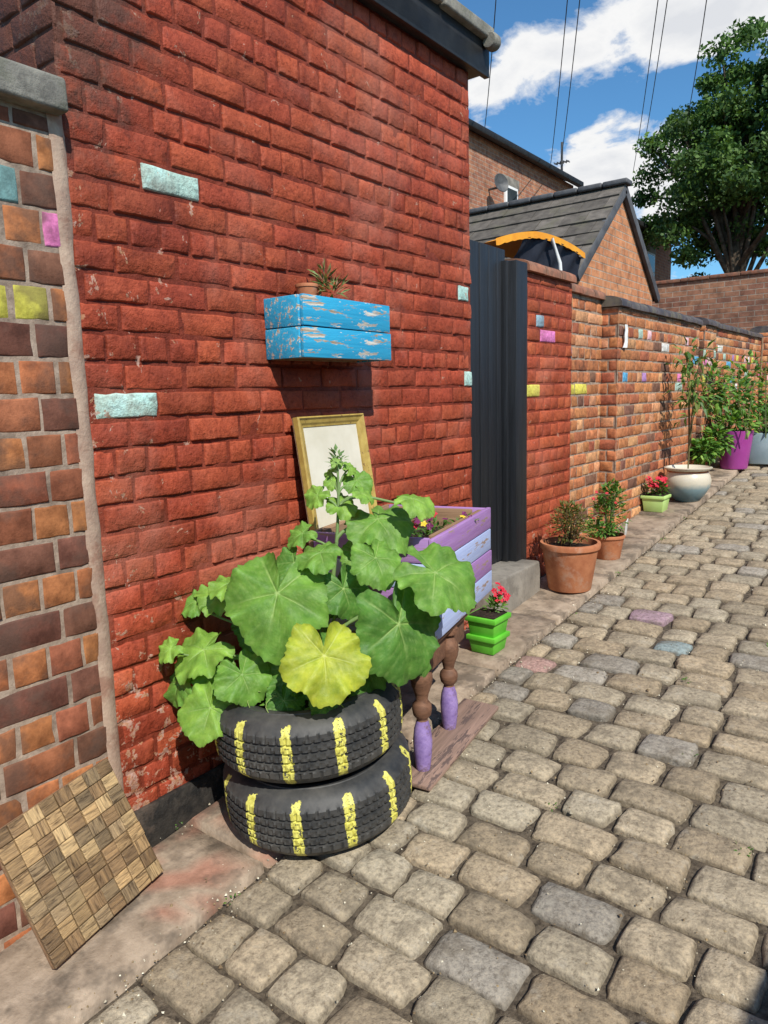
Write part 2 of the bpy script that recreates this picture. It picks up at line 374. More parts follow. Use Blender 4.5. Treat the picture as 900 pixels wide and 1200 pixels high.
for (x,y0,y1,zt) in ((-.014,4.24,4.98,2.235),(-.064,4.98,5.69,2.19),(.066,5.705,8.1,2.13),(.116,8.115,8.6,2.13),(.006,8.6,11.7,2.16),(.116,11.715,13.2,2.25)):
    box('core',(x-.12,(y0+y1)/2,(zt-.1)/2),(.235,y1-y0-.004,zt+.1),M['mortar'],gw,0)
bs_=gmat('blue_black_coping',(.05,.045,.05),(.12,.10,.10),9,.6,.3,40,dirt=(.16,.14,.09),dscale=5)
oc_=gmat('red_coping',(.26,.10,.06),(.38,.17,.10),9,.8,.4,40,dirt=(.09,.07,.05),dscale=6,dth=.5)
def coping(x,y0,y1,z,mat,w=.30):
    n=max(1,round((y1-y0)/.225)); d=(y1-y0)/n
    for i in range(n):
        yy=y0+d*(i+.5); pr=[]
        for t in range(9):
            a=math.pi*t/8; pr.append((x-.12+w/2*math.cos(a),.03+.055*math.sin(a)))
        pr=[(x-.12+w/2,0)]+pr+[(x-.12-w/2,0)]; dz=random.uniform(-.004,.004)
        vs=[(px,yy-d/2+.004,z+pz+dz) for px,pz in pr]+[(px,yy+d/2-.004,z+pz+dz) for px,pz in pr]; n_=len(pr)
        fs=[(k,k+1,n_+k+1,n_+k) for k in range(n_-1)]+[tuple(range(n_))[::-1],tuple(range(n_,2*n_)),(n_-1,0,n_,2*n_-1)]
        mk('coping_brick',vs,fs,mat,gw,True,sharp=50)
coping(0,4.24,4.98,2.237,oc_); coping(-.05,4.98,5.69,2.192,oc_); coping(.08,5.66,8.1,2.132,bs_); coping(.13,8.1,8.62,2.132,bs_); coping(.02,8.62,11.7,2.162,bs_); coping(.13,11.7,13.2,2.252,bs_)
vs=[];fs=[]
for i in range(7):
    for k in range(9):
        vs.append((.095+.012*math.sin(i*1.4+k*.3)+.01*noise.noise(Vector((i,k,1))),5.80+(i-3)*.012*(.5+k*.16)+.008*math.sin(k*1.3),2.0-k*.022))
for i in range(6):
    for k in range(8): A=i*9+k; fs.append((A,A+9,A+10,A+1))
mk('white_cloth',vs,fs,M['white'],None,True)
# ================================================================ END WALL, OPPOSITE WALL
bx_y=brickshader('brick_far_y','y',(.42,.20,.11),(.28,.12,.075),(.40,.32,.25),soot=.45)
bx_x=brickshader('brick_far_x','x',(.48,.21,.11),(.36,.14,.08),(.42,.33,.26))
bx_g=brickshader('brick_gable','x',(.66,.29,.13),(.54,.21,.09),(.45,.33,.24),soot=.15)
bx_gy=brickshader('brick_gable_y','y',(.62,.27,.12),(.50,.20,.09),(.45,.33,.24),soot=.2)
ew=empty('alley_end_wall')
box('wall',(1.5,13.45,1.85),(8.0,.3,2.85),bx_y,ew,0)
for i in range(17): box('coping',(-2.26+i*.47,13.45,3.305),(.46,.36,.06),oc_,ew,.01)
ow=empty('opposite_wall')
box('wall',(3.75,4.5,.55),(.3,17.6,3.1),bx_x,ow,0)
box('coping',(3.75,4.5,2.14),(.36,17.6,.07),M['capping'],ow,.01)
# ================================================================ GABLE OUTBUILDING
gb=empty('gable_building')
y0,y1,xa,xb=7.5,10.0,-5.6,-1.0; ze,za=2.78,3.80; ym=8.75
mk('gable_wall',[(xb,y0,0),(xb,y1,0),(xb,y1,ze),(xb,ym,za-.04),(xb,y0,ze)],[(0,1,2,3,4)],bx_g,gb)
mk('side_wall',[(xa,y0,0),(xb,y0,0),(xb,y0,ze),(xa,y0,ze)],[(0,1,2,3)],bx_gy,gb)
mk('rear_walls',[(xa,y1,0),(xb,y1,0),(xb,y1,ze),(xa,y1,ze),(xa,y0,0),(xa,y0,ze),(xa,ym,za-.04)],[(1,0,3,2),(0,4,5,6,3)],bx_gy,gb)
tv=[];tf=[];tcx=[]
def addbox(vs,fs,cs,o,ux,uy,uz,sx,sy,sz,col):
    b=len(vs)
    for dx in (0,1):
        for dy in (0,1):
            for dz in (0,1): vs.append(tuple(o+ux*sx*dx+uy*sy*dy+uz*sz*dz)); cs.append(col)
    for f in ((0,1,3,2),(4,6,7,5),(0,4,5,1),(2,3,7,6),(0,2,6,4),(1,5,7,3)): fs.append(tuple(b+i for i in f))
for side in (0,1):
    ye=y0-.12 if side==0 else y1+.12; zr=ze-.10
    up=Vector((0,ym-ye,za-zr)); Ls=up.length; up.normalize(); nrm=Vector((0,-up.z,up.y)) if side==0 else Vector((0,up.z,up.y))
    rows=7; d=Ls/rows
    for r_ in range(rows):
        x=xa-.1-(r_%2)*.15
        while x<xb+.06:
            w=min(.30,xb+.06-x)
            if w>.04:
                o=Vector((x,ye,zr))+up*(r_*d)+nrm*(.018+random.uniform(-.004,.004)); upt=(up*d*1.12-nrm*.020).normalized()
                s=random.uniform(.75,1.25); addbox(tv,tf,tcx,o,Vector((1,0,0)),upt,nrm,w-.006,d*1.1,.028,(.145*s,.125*s,.105*s))
            x+=.30
mk('roof_tiles',tv,tf,M['tile'],gb,False,tcx)
for i in range(16): box('ridge_tile',(xa+.05+i*.3,ym,za+.045),(.29,.20,.06),M['slate'],gb,.02,seg=3)
for s in (0,1):
    ye=y0-.12 if s==0 else y1+.12; c=Vector((xb+.035,(ye+ym)/2,(ze-.10+za)/2-.03)); ang=math.atan2(za-ze+.10,ym-ye)
    box('verge_board',c,(.05,math.hypot(ym-ye,za-ze+.1),.10),M['slate'],gb,.004,rot=(ang,0,0))
# ================================================================ FAR HOUSES
def terrace(name,x,ya,yb,ztop,ridge,wins,dish=False,aerial=False):
    e=empty(name)
    mk('front_wall',[(x,ya,0),(x,yb,0),(x,yb,ztop),(x,ya,ztop)],[(0,1,2,3)],bx_x,e)
    mk('end_walls',[(x,yb,0),(x-6,yb,0),(x-6,yb,ztop),(x-3,yb,ridge),(x,yb,ztop),(x,ya,0),(x-6,ya,0),(x-6,ya,ztop),(x-3,ya,ridge),(x,ya,ztop)],[(0,1,2,3,4),(6,5,9,8,7),(1,6,7,2)],bx_y,e)
    mk('roof',[(x+.25,ya-.1,ztop-.02),(x+.25,yb+.1,ztop-.02),(x-3,yb+.1,ridge+.1),(x-3,ya-.1,ridge+.1),(x-6.25,ya-.1,ztop-.02),(x-6.25,yb+.1,ztop-.02)],[(0,1,2,3),(3,2,5,4)],M['slate'],e)
    box('gutter',(x+.18,(ya+yb)/2,ztop+.0),(.14,yb-ya+.2,.13),M['fascia'],e,.02)
    for (yy,zz,w,h) in wins:
        box('window_frame',(x+.01,yy,zz),(.08,w,h),M['white'],e,.005)
        box('window_pane',(x+.035,yy,zz+h*.23),(.05,w-.14,h*.42),M['glass'],e,0)
        box('window_pane',(x+.035,yy,zz-h*.23),(.05,w-.14,h*.42),M['glass'],e,0)
        box('sill',(x+.05,yy,zz-h/2-.06),(.16,w+.2,.10),M['conc'],e,.01)
        box('lintel',(x+.006,yy,zz+h/2+.10),(.05,w+.2,.2),M['conc'],e,.005)
    if dish:
        lathe('satellite_dish',[(0,.0),(.08,.012),(.15,.04),(.20,.075),(.19,.085),(.13,.05),(0,.018)],M['metal'],(x+.28,14.65,5.9),24,e,(math.radians(80),0,math.radians(70)))
        box('dish_arm',(x+.15,14.7,5.85),(.3,.04,.04),M['metal'],e,.005)
    if aerial:
        px,py=x-.2,yb-.3
        box('aerial_mast',(px,py,ztop+.5),(.05,.05,1.1),M['metal'],e,.005)
        box('aerial_boom',(px,py,ztop+.55),(.4,.03,.03),M['metal'],e,.004)
        for i in range(5): box('aerial_rod',(px-.17+i*.085,py,ztop+.55),(.02,.22,.02),M['metal'],e,0)
        box('chimney',(px-1.6,py-.3,ztop+.4),(.6,.5,1.1),bx_y,e,.01)
    return e
terrace('terraced_house',-6,7,19.3,6.85,8.0,[(15.7,5.6,.6,1.0)],True,True)
terrace('terraced_house',-5,20.5,24.8,6.0,6.9,[(22.6,4.9,.8,1.1)])
# ================================================================ GARDEN CANOPY
gc=empty('garden_canopy')
def cz(s): return 2.755-.085*(s-.25)**2-.045*max(0,-s-.2)
vs=[];fs=[];nx=18;ny=5
for i in range(nx+1):
    for k in range(ny+1):
        s=i/nx*2-1;t=k/ny
        vs.append((-.55-.42*t,5.70+.83*s,cz(s)-.10*t*t))
for i in range(nx):
    for k in range(ny): A=i*(ny+1)+k; fs.append((A,A+ny+1,A+ny+2,A+1))
mk('canopy_sheet',vs,fs,M['orangefab'],gc,True)
vs=[];fs=[]
for i in range(41):
    s=i/40*2-1; sc=.008*abs(math.sin(i*1.1)); z=cz(s)
    vs+=[(-.538,5.70+.835*s,z+.012),(-.534,5.70+.835*s,z-.035-sc)]
for i in range(40): fs.append((i*2,i*2+1,i*2+3,i*2+2))
mk('orange_trim',vs,fs,M['orangefab'],gc,True)
vs=[];fs=[]
for i in range(41):
    s=-.45+1.45*i/40; z=cz(s)-.03
    for k in range(5): vs.append((-.55+.02*math.sin(i*.6+k)-.03*k,5.70+.82*s-.02*k,z-(.10*k)*(.6+.4*min(1,(s+.45)*2))))
for i in range(40):
    for k in range(4): A=i*5+k; fs.append((A,A+5,A+6,A+1))
mk('valance',vs,fs,M['darkfab'],gc,True)
vs=[];fs=[]
for pts in (((-.50,5.95,.3),(-.50,5.95,2.3),(-.50,5.90,2.55),(-.53,5.80,2.735)),((-.95,5.0,.3),(-.95,5.0,2.55)),((-.95,6.4,.3),(-.95,6.4,2.6))): tube_data(pts,[.017]*len(pts),8,vs,fs)
mk('poles',vs,fs,M['white'],gc,True)
# ================================================================ GROUND, SETTS, FLAGS
ys=[-150,-8,0,4,8,13.2,20,60,300]
vs=[];fs=[]
for y in ys:
    for x in (-200,0,5,200): vs.append((x,y,g(max(y,-8))-.014))
for i in range(len(ys)-1):
    for k in range(3): A=i*4+k; fs.append((A,A+1,A+5,A+4))
mk('ground',vs,fs,M['dirt'])
vs=[];fs=[];cs=[]
S=[-1,-.95,-.86,-.5,0,.5,.86,.95,1]; n=len(S)
paints=[(.61,3.16,(.40,.25,.22)),(.92,4.03,(.36,.25,.29)),(1.0,3.80,(.26,.32,.32))]
y=-1.2; row=0
while y<13.2:
    pitch=.164*random.uniform(.88,1.12); x=.455; row+=1
    first=random.uniform(.10,.16) if row%2 else None
    while x<3.65:
        w=first if first else random.uniform(.165,.28); first=None
        hx=w/2-random.uniform(.0025,.0075); hy=pitch/2-random.uniform(.002,.007)
        cx=x+w/2; cy=y+pitch/2+random.uniform(-.006,.006)+.03*math.sin(x*1.3)+.02*noise.noise(Vector((x*1.1,y*.9,4)))
        rz=random.uniform(-.04,.04); c_,s_=math.cos(rz),math.sin(rz)
        tx=random.uniform(-.035,.035); ty=random.uniform(-.04,.04); h0=random.uniform(-.006,.006)
        pw=random.uniform(3.2,7); dome=random.uniform(.004,.010); tpx=random.uniform(-.09,.09); tpy=random.uniform(-.09,.09)
        s=random.uniform(.80,1.15); wm=random.uniform(.90,1.08)
        col=(.375*s,.312*s*(.5+.5*wm),.222*s*wm)
        if random.random()<.06: col=(.31*s,.28*s,.235*s)
        for px,py,pc in paints:
            if abs(px-cx)<w/2 and abs(py-cy)<pitch/2: col=pc
        b=len(vs); crk=random.uniform(.05,.15)
        for a_ in S:
            for b_ in S:
                e=max(abs(a_),abs(b_)); cr=crk*(abs(a_)*abs(b_))**7
                lx=a_*hx*(1-cr)*(1+tpx*b_); ly=b_*hy*(1-cr)*(1+tpy*a_)
                q=Vector((cx+lx,cy+ly,1))
                nn=noise.noise(q*15)+.5*noise.noise(q*40)
                if e>.8:
                    lx+=.009*noise.noise(q*24+Vector((0,0,6))); ly+=.009*noise.noise(q*24+Vector((5,0,6)))
                z=h0-dome*(abs(a_)**pw+abs(b_)**pw)+.005*nn+tx*lx+ty*ly
                if e==1: z-=.03
                elif e>.94: z-=.0055
                X=cx+lx*c_-ly*s_; Y=cy+lx*s_+ly*c_
                vs.append((X,Y,g(Y)+.008+z)); k=1-.3*(e>.94)
                cs.append((col[0]*k,col[1]*k,col[2]*k))
        for i in range(n-1):
            for k in range(n-1): A=b+i*n+k; fs.append((A,A+n,A+n+1,A+1))
        x+=w
    y+=pitch
mk('cobblestone_road',vs,fs,M['sett'],None,True,cs)
vs=[];fs=[];cs=[];y=-1.5
while y<13.2:
    l=random.uniform(.62,.95); s=random.uniform(.85,1.12); nu,nv=8,16; b=len(vs); hz=random.uniform(-.004,.006); tl=random.uniform(-.01,.01)
    for i in range(nu+1):
        for k in range(nv+1):
            a_=i/nu;b_=k/nv; X=.0+.448*a_; Y=y+.006+(l-.012)*b_
            if i==nu-1: X=.441
            if k==1: Y=y+.013
            if k==nv-1: Y=y+l-.013
            z=.024+hz+tl*(b_-.5)+.005*noise.noise(Vector((X*8,Y*8,0)))
            X+=.010*noise.noise(Vector((3,Y*9,3)))*(a_>.9)
            Y+=.006*noise.noise(Vector((X*9,round(Y,1),5)))*(b_<.1 or b_>.9)
            if i in(0,nu) or k in(0,nv): z-=.05
            vs.append((X,Y,g(Y)+z)); cc=(s,s*.98,s*.95)
            m_=noise.noise(Vector((X*9,Y*7,9)))+.5*noise.noise(Vector((X*25,Y*25,2)))
            if 1.1<Y<2.1 and m_>.12: cc=(1.02*s,.68*s,.62*s)
            cs.append(cc)
    for i in range(nu):
        for k in range(nv): A=b+i*(nv+1)+k; fs.append((A,A+nv+1,A+nv+2,A+1))
    y+=l
mk('stone_pavement',vs,fs,M['flag'],None,True,cs)
vs=[];fs=[];cs=[]
for i in range(4200):
    x=random.uniform(.3,2.4); y=random.uniform(.6,8)*random.uniform(.35,1)
    if random.random()<.3: x=random.uniform(.40,.53)
    if random.random()<.06: x=random.uniform(.02,.1)
    r=random.uniform(.0013,.0045)*(2.0 if random.random()<.05 else 1); p=Vector((x,y,g(y)+.008+random.uniform(-.012,.003)+(.014 if x<.45 else 0))); b=len(vs)
    for v in ((1,0,0),(0,1,0),(-1,0,0),(0,-1,0),(0,0,1)):
        vs.append(tuple(p+Vector(v)*r*random.uniform(.5,1.5)))
    c=random.choice([(.75,.7,.55),(.3,.22,.12),(.2,.14,.08),(.45,.4,.3)]); cs+= [c]*5
    for f in ((0,1,4),(1,2,4),(2,3,4),(3,0,4)): fs.append(tuple(b+k for k in f))
mk('gravel_debris',vs,fs,M['debris'],None,False,cs)
# ================================================================ LEAF TOOLS
def small_leaves(vs,fs,cs,centers,n,size,cols,up=.5,asp=.5,droop=.2):
    for i in range(n):
        c=random.choice(centers); d=Vector((random.gauss(0,1),random.gauss(0,1),random.gauss(0,1))).normalized()
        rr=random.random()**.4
        p=Vector(c[:3])+Vector((d.x*c[3],d.y*c[3],d.z*c[4]))*rr
        t=(d+Vector((random.uniform(-.6,.6),random.uniform(-.6,.6),up+random.uniform(-.5,.3)))).normalized()
        w=t.cross(Vector((random.uniform(-.4,.4),random.uniform(-.4,.4),1))).normalized(); nn=w.cross(t)
        s=size*random.uniform(.6,1.25); b=len(vs); q=w*s*asp*.5
        pts=[p,p+t*s*.45+q,p+t*s-nn*droop*s,p+t*s*.45-q,p+t*s*.45-nn*(-.08*s)]
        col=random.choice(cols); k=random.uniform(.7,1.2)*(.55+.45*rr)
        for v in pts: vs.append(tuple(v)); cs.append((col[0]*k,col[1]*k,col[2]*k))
        fs.append((b,b+1,b+4));fs.append((b+1,b+2,b+4));fs.append((b+2,b+3,b+4));fs.append((b+3,b,b+4))
def flowers(name,pts,r,mat,parent):
    vs=[];fs=[]
    for p in pts:
        p=Vector(p); ax=Vector((random.gauss(.4,.4),random.gauss(-.5,.4),.8)).normalized(); u=ax.orthogonal().normalized(); w=ax.cross(u)
        for k in range(5):
            a=k*2*math.pi/5+random.uniform(-.2,.2); d=u*math.cos(a)+w*math.sin(a); e=ax.cross(d); b=len(vs)
            for v in (p,p+d*r*.6+e*r*.42+ax*r*.15,p+d*r*1.1,p+d*r*.6-e*r*.42+ax*r*.15): vs.append(tuple(v))
            fs.append((b,b+1,b+2,b+3))
    mk(name,vs,fs,mat,parent)
G1=[(.09,.20,.035),(.12,.26,.045),(.15,.30,.05)]; G3=[(.20,.22,.05),(.25,.16,.05),(.12,.16,.04)]
vs=[];fs=[];cs=[]
for (x,y) in ((.47,1.3),(.46,2.6),(1.25,3.35),(1.5,3.9),(.47,3.9),(1.42,2.75),(.46,4.7),(1.45,5.2),(1.3,6.1),(.02,3.0),(.5,5.6),(.46,6.3),(1.1,2.2),(1.7,2.3),(.03,1.45)):
    small_leaves(vs,fs,cs,[(x,y,g(y)+.005,.025,.010)],random.randint(9,20),.014,G1,.8)
mk('weeds',vs,fs,M['leaf2'],None,False,cs)
# ================================================================ TYRES
def tyremat():
    m,t,bs,N,L=nt('tyre_rubber'); tc=N.new('ShaderNodeTexCoord'); sp=N.new('ShaderNodeSeparateXYZ'); L.new(tc.outputs['Object'],sp.inputs[0])
    an=mth(N,L,'ARCTAN2',sp.outputs[1],sp.outputs[0]); f=mth(N,L,'MULTIPLY',an,12/(2*math.pi)); f=mth(N,L,'ADD',f,100.5)
    mp=N.new('ShaderNodeMapping'); mp.inputs['Scale'].default_value=(1,1,.35); L.new(tc.outputs['Object'],mp.inputs[0])
    nz=noi(N,L,mp.outputs[0],16,4,.6); f=mth(N,L,'ADD',f,mth(N,L,'MULTIPLY',mth(N,L,'SUBTRACT',nz,.5),.16))
    f=mth(N,L,'FRACT',f); f=mth(N,L,'ABSOLUTE',mth(N,L,'SUBTRACT',f,.5))
    mp2=N.new('ShaderNodeMapping'); mp2.inputs['Scale'].default_value=(1,1,.22); L.new(tc.outputs['Object'],mp2.inputs[0])
    n2=noi(N,L,mp2.outputs[0],90,6,.7)
    f=mth(N,L,'ADD',f,mth(N,L,'MULTIPLY',mth(N,L,'SUBTRACT',n2,.5),.17))
    msk=mth(N,L,'LESS_THAN',f,.098)
    n4=noi(N,L,tc.outputs['Object'],60,6,.7)
    msk=mth(N,L,'MULTIPLY',msk,mth(N,L,'GREATER_THAN',n4,.41))
    r2=mth(N,L,'SQRT',mth(N,L,'ADD',mth(N,L,'MULTIPLY',sp.outputs[0],sp.outputs[0]),mth(N,L,'MULTIPLY',sp.outputs[1],sp.outputs[1])))
    r3=mth(N,L,'ADD',r2,mth(N,L,'MULTIPLY',mth(N,L,'SUBTRACT',nz,.5),.06))
    msk=mth(N,L,'MULTIPLY',msk,mth(N,L,'GREATER_THAN',r3,.304))
    blk=ramp(N,L,noi(N,L,tc.outputs['Object'],9,6,.7),[(.35,(.024,.026,.028)),(.7,(.085,.082,.075))])
    yel=ramp(N,L,n2,[(.35,(.46,.42,.06)),(.6,(.76,.73,.18))])
    L.new(mixc(N,L,'MIX',msk,blk,yel),bs.inputs['Base Color']); bs.inputs['Roughness'].default_value=.58
    bumpn(N,L,n4,.2,.002,bs); return m
M['tyre']=tyremat()
def tyre(name,loc,rot):
    W=.240; R=.334
    half=[(.200,.040),(.206,.022),(.222,.012),(.245,.004),(.262,.002),(.264,.005),(.285,.010),(.303,.020),(.316,.032),(.324,.044)]
    P=[(r,z,0) for r,z in half]
    gro=[.076,.105,.135,.164]
    zz=[.050,.058,.066]
    for gz in gro: zz+= [gz-.0055,gz-.0045,gz+.0045,gz+.0055,gz+.0145]
    zz=sorted(set(zz+[.184,.191]))
    for q in zz:
        r=R-.05*(abs(q-W/2)/(W/2))**2*.25
        ing=any(abs(q-gz)<.005 for gz in gro)
        P.append((r-(.009 if ing else 0),q,0 if ing else (1 if q<.07 or q>.17 else 2)))
    P+=[(r,W-z_,0) for r,z_ in half[::-1]]
    P+=[(.206,W-.052,0),(.25,W-.045,0),(.29,W-.06,0),(.300,W/2,0),(.29,.06,0),(.25,.045,0),(.206,.052,0)]
    n=len(P); seg=360; vs=[];fs=[]
    for i in range(seg):
        t=2*math.pi*i/seg
        for k,(r,z_,m_) in enumerate(P):
            if m_==1 and (i%6)<1: r-=.006
            if m_==2 and ((i+int(z_*300))%5)<1: r-=.005
            vs.append((r*math.cos(t),r*math.sin(t),z_))
    for i in range(seg):
        j=(i+1)%seg
        for k in range(n): k2=(k+1)%n; fs.append((i*n+k,j*n+k,j*n+k2,i*n+k2))
    return mk(name,vs,fs,M['tyre'],None,True,None,loc,28,rot)
TA=math.atan(SL)
t1=tyre('tyre',(.404,1.785,.048),(TA,0,0))
t2=tyre('tyre',(.380,1.770,.289),(TA*.7,-.015,.02))
vs=[(0,0,.16)];fs=[]
for rr in range(1,9):
    for i in range(40):
        a=2*math.pi*i/40; r=.255*rr/8; vs.append((r*math.cos(a),r*math.sin(a),.17-.02*(rr/8)**2+.018*noise.noise(Vector((r*math.cos(a)*14,r*math.sin(a)*14,0)))))
for i in range(40): fs.append((0,1+i,1+(i+1)%40))
for rr in range(7):
    for i in range(40): a=1+rr*40+i;b=1+rr*40+(i+1)%40; fs.append((a,a+40,b+40,b))
mk('soil',vs,fs,M['soil'],t2,True)
# ================================================================ SQUASH PLANT
sq=empty('squash_plant')
LV=[];LF=[];LC=[]
def bigleaf(pos,normal,tip,size,col,vein=(.36,.50,.18),seed=0,cup=.20,ruf=.09):
    rs=random.Random(seed); ph=rs.uniform(0,6); NR,NS=14,120
    r=np.linspace(0,1,NR+1)[1:][:,None]; th=np.linspace(-math.pi,math.pi,NS)[None,:]
    out=(1+.10*np.cos(th))*(1+.05*np.cos(5*th)+.035*np.cos(3*th+ph)+.03*np.cos(2*th+2*ph))*(1-.80*np.exp(-((math.pi-np.abs(th))/.22)**2))+.018*np.sin(31*th+ph)+.014*np.sin(47*th)+.022*np.sin(11*th+ph*3)
    R=r*out; X=R*np.sin(th); Y=R*np.cos(th)
    z=-cup*(R**2)*(1+.5*np.sin(2*th+ph))+.12*R*(1-np.cos(5*th))/2*1.0+ruf*(r**3)*np.sin(7*th+ph)+ruf*.8*(r**5)*np.sin(13*th+ph*2)
    z+=.14*R*np.exp(-((math.pi-np.abs(th))/.5)**2)
    z+=.030*np.sin(X*9+ph)*np.sin(Y*10+ph*2)*r
    z=z-.14*np.maximum(Y,0)**2
    vk=[0,1.2566,-1.2566,2.5,-2.5]
    V=np.zeros_like(R); best=np.full(R.shape,9.)
    for t in vk:
        d=th-t; dist=np.abs(R*np.sin(d)); ok=np.cos(d)>0
        V=np.maximum(V,np.where(ok,np.exp(-(dist/(.020*(1.25-r)))**2),0))
        best=np.minimum(best,np.where(ok,np.abs(d),9))
    sec=np.abs(((R*np.cos(best)*5.2-R*np.sin(np.minimum(best,1.2))*3.6)%1)-.5); V2=np.exp(-((sec)/.09)**2)*.42*(r>.12)
    V=np.clip(np.maximum(V,V2),0,1)
    z=z-.036*V
    n_=Vector(normal).normalized(); tp=Vector(tip); tp=(tp-n_*tp.dot(n_)).normalized(); sd=tp.cross(n_)
    s=size/2.05; pos=Vector(pos)-tp*s*.12
    A=np.stack([X,Y,z],-1)*s
    Wd=np.array(pos)+A[...,0:1]*np.array(sd)+A[...,1:2]*np.array(tp)+A[...,2:3]*np.array(n_)
    b=len(LV); LV.append(tuple(pos)); base=np.array(col); vc=np.array(vein)
    mott=1+.20*np.sin(X*5+ph)*np.sin(Y*6+ph)
    C=(base*(mott[...,None]))*(1-V[...,None]*.6)+vc*V[...,None]*.6
    edge=np.clip((r-.93)/.07,0,1)[...,None]; C=C*(1-.2*edge)
    LC.append(tuple(vc)); LV.extend(map(tuple,Wd.reshape(-1,3).tolist())); LC.extend(map(tuple,C.reshape(-1,3).tolist()))
    for k in range(NS-1): LF.append((b,b+1+k+1,b+1+k))
    for i in range(NR-1):
        for k in range(NS-1):
            a_=b+1+i*NS+k; LF.append((a_,a_+1,a_+NS+1,a_+NS))
    return pos,n_
CAM=Vector((.656,-.70,.27)); RT=Vector((.8,.6,0)); UPv=Vector((0,0,1))
GA=(.150,.315,.052); GB=(.095,.235,.042); GY=(.40,.47,.05); GL=(.22,.40,.065)
root=Vector((.38,1.79,.47)); stems=[]
def L_(p,c,u,rt,tr,tu,size,col,seed,**k):
    n=CAM*c+UPv*u+RT*rt; t=RT*tr+UPv*tu+CAM*.15
    q,nn=bigleaf(p,n,t,size,col,seed=seed,**k); stems.append((q,nn,size))
L_((.392,1.62,.853),1,.55,-.15,-.15,-1,.36,GA,1)
L_((.752,1.82,.755),1,.15,.45,.25,-1,.335,GB,2,cup=.16)
L_((.815,1.96,.915),.7,.9,.25,.8,-.6,.30,GA,3)
L_((.517,2.03,1.06),.6,1,.0,.3,-1,.25,GA,4,cup=.3)
L_((.630,1.585,.700),1,.5,.1,.0,-1,.275,GY,5,vein=(.55,.6,.2),cup=.1,ruf=.10)
L_((.238,1.44,.49),1,.6,-.1,-.2,-1,.215,GL,6)
L_((.325,1.52,.600),1,.6,.2,.3,-1,.19,GA,7)
L_((.116,1.517,.65),.6,1.1,-.2,-.5,-.7,.22,GL,8)
L_((.512,1.83,.845),1,.2,.3,.3,-1,.19,GB,9)
L_((.05,1.46,.53),.8,.3,-.7,-.3,-1,.15,GA,10)
L_((.03,1.57,.80),.7,.8,-.2,-.8,-.4,.12,GA,11)
L_((.09,1.63,.82),.5,1.1,.2,-.3,-.8,.16,GL,12)
L_((.06,1.43,.672),.7,.7,-.3,-.7,-.5,.10,GL,13)
L_((.43,2.02,1.20),.8,.6,0,.3,-.4,.115,GA,14)
L_((.64,2.08,1.14),.5,1.2,.2,1,-.25,.15,GL,15,cup=.35)
L_((.326,1.907,1.155),.8,.5,-.4,-.7,-.5,.10,GL,16)
L_((.40,1.96,1.12),.7,.8,.2,.1,-1,.12,GL,17)
L_((.288,1.86,1.02),.7,.9,-.3,-.8,-.4,.12,GA,18)
L_((.42,1.64,.60),.8,.4,-.2,-.3,-1,.21,GB,19)
L_((.62,1.80,.60),.8,.3,.3,.4,-1,.20,GB,20)
L_((.192,1.72,.70),.8,.6,0,-.3,-1,.20,GB,21)
L_((.60,1.90,.95),.8,.6,.2,.2,-1,.19,GA,22)
L_((.30,1.80,.92),.8,.6,-.2,-.3,-1,.17,GB,23)
L_((.28,1.68,.58),.7,.6,0,0,-1,.18,GB,24)
L_((.72,1.95,.66),.6,.5,.6,.6,-1,.22,GB,25)
L_((.50,1.72,.66),.6,.8,0,.2,-1,.2,GB,26)
L_((.36,1.95,.80),.6,.8,0,-.1,-1,.22,GB,27)
L_((.47,2.0,.93),.8,.6,.1,.2,-1,.18,GA,28)
L_((.18,1.60,.88),.4,1.2,0,-.4,-.6,.14,GL,29)
L_((.49,1.98,1.16),.6,.9,.5,.8,-.3,.09,GL,30)
L_((.345,1.97,1.235),.7,.5,-.5,-.5,.5,.06,GL,31)
L_((.385,1.96,1.27),.9,.2,.2,.2,.8,.05,(.25,.42,.1),32)
L_((.42,1.99,1.25),.7,.3,.5,.6,.5,.06,GL,33)
L_((.365,1.95,1.20),.9,.4,0,-.1,-1,.06,GL,34)
L_((.60,1.62,.53),.7,.5,.2,.4,-1,.12,GB,35)
L_((.16,1.53,.57),.7,.9,-.1,-.2,-1,.16,GA,36)
L_((.44,1.78,.98),.5,1.2,-.2,-.5,-.6,.17,GA,37)
L_((.45,1.58,.52),.9,.5,.1,.3,-1,.13,GB,38)
mk('leaves',LV,LF,M['leaf'],sq,True,LC)
vs=[];fs=[];cs=[]
top=[root,Vector((.40,1.88,.75)),Vector((.41,1.94,1.0)),Vector((.385,1.965,1.27))]
main=bez(*top,n=14); tube_data(main,[.013-.0007*i for i in range(15)],8,vs,fs,cs,(.22,.34,.12))
for q,nn,size in stems:
    if q.z>1.0 : st=min(main,key=lambda m:abs(m.z-(q.z-.07)))
    else: st=root+Vector((random.uniform(-.06,.06),random.uniform(-.06,.06),0))
    L0=(q-st).length
    c1=st+Vector((0,0,L0*.45))+(q-st)*.1; c2=q-nn*L0*.28
    pts=bez(st,c1,c2,q-nn*.002,10); r0=.0035+size*.016
    tube_data(pts,[r0*(1-.35*i/10) for i in range(11)],7,vs,fs,cs,(.24,.36,.13))
for i in range(9):
    a=random.uniform(-2.6,.3); p=root+Vector((.2*math.cos(a),.2*math.sin(a),.05)); pts=[]
    for k in range(16): pts.append(p+Vector((math.cos(a)*k*.006+.012*math.cos(k*.9),math.sin(a)*k*.006+.012*math.sin(k*.9),.01*k-.0008*k*k)))
    tube_data(pts,[.0016]*16,5,vs,fs,cs,(.3,.4,.12))
mk('stems',vs,fs,M['leaf2'],sq,True,cs)
vs=[];fs=[];cs=[]
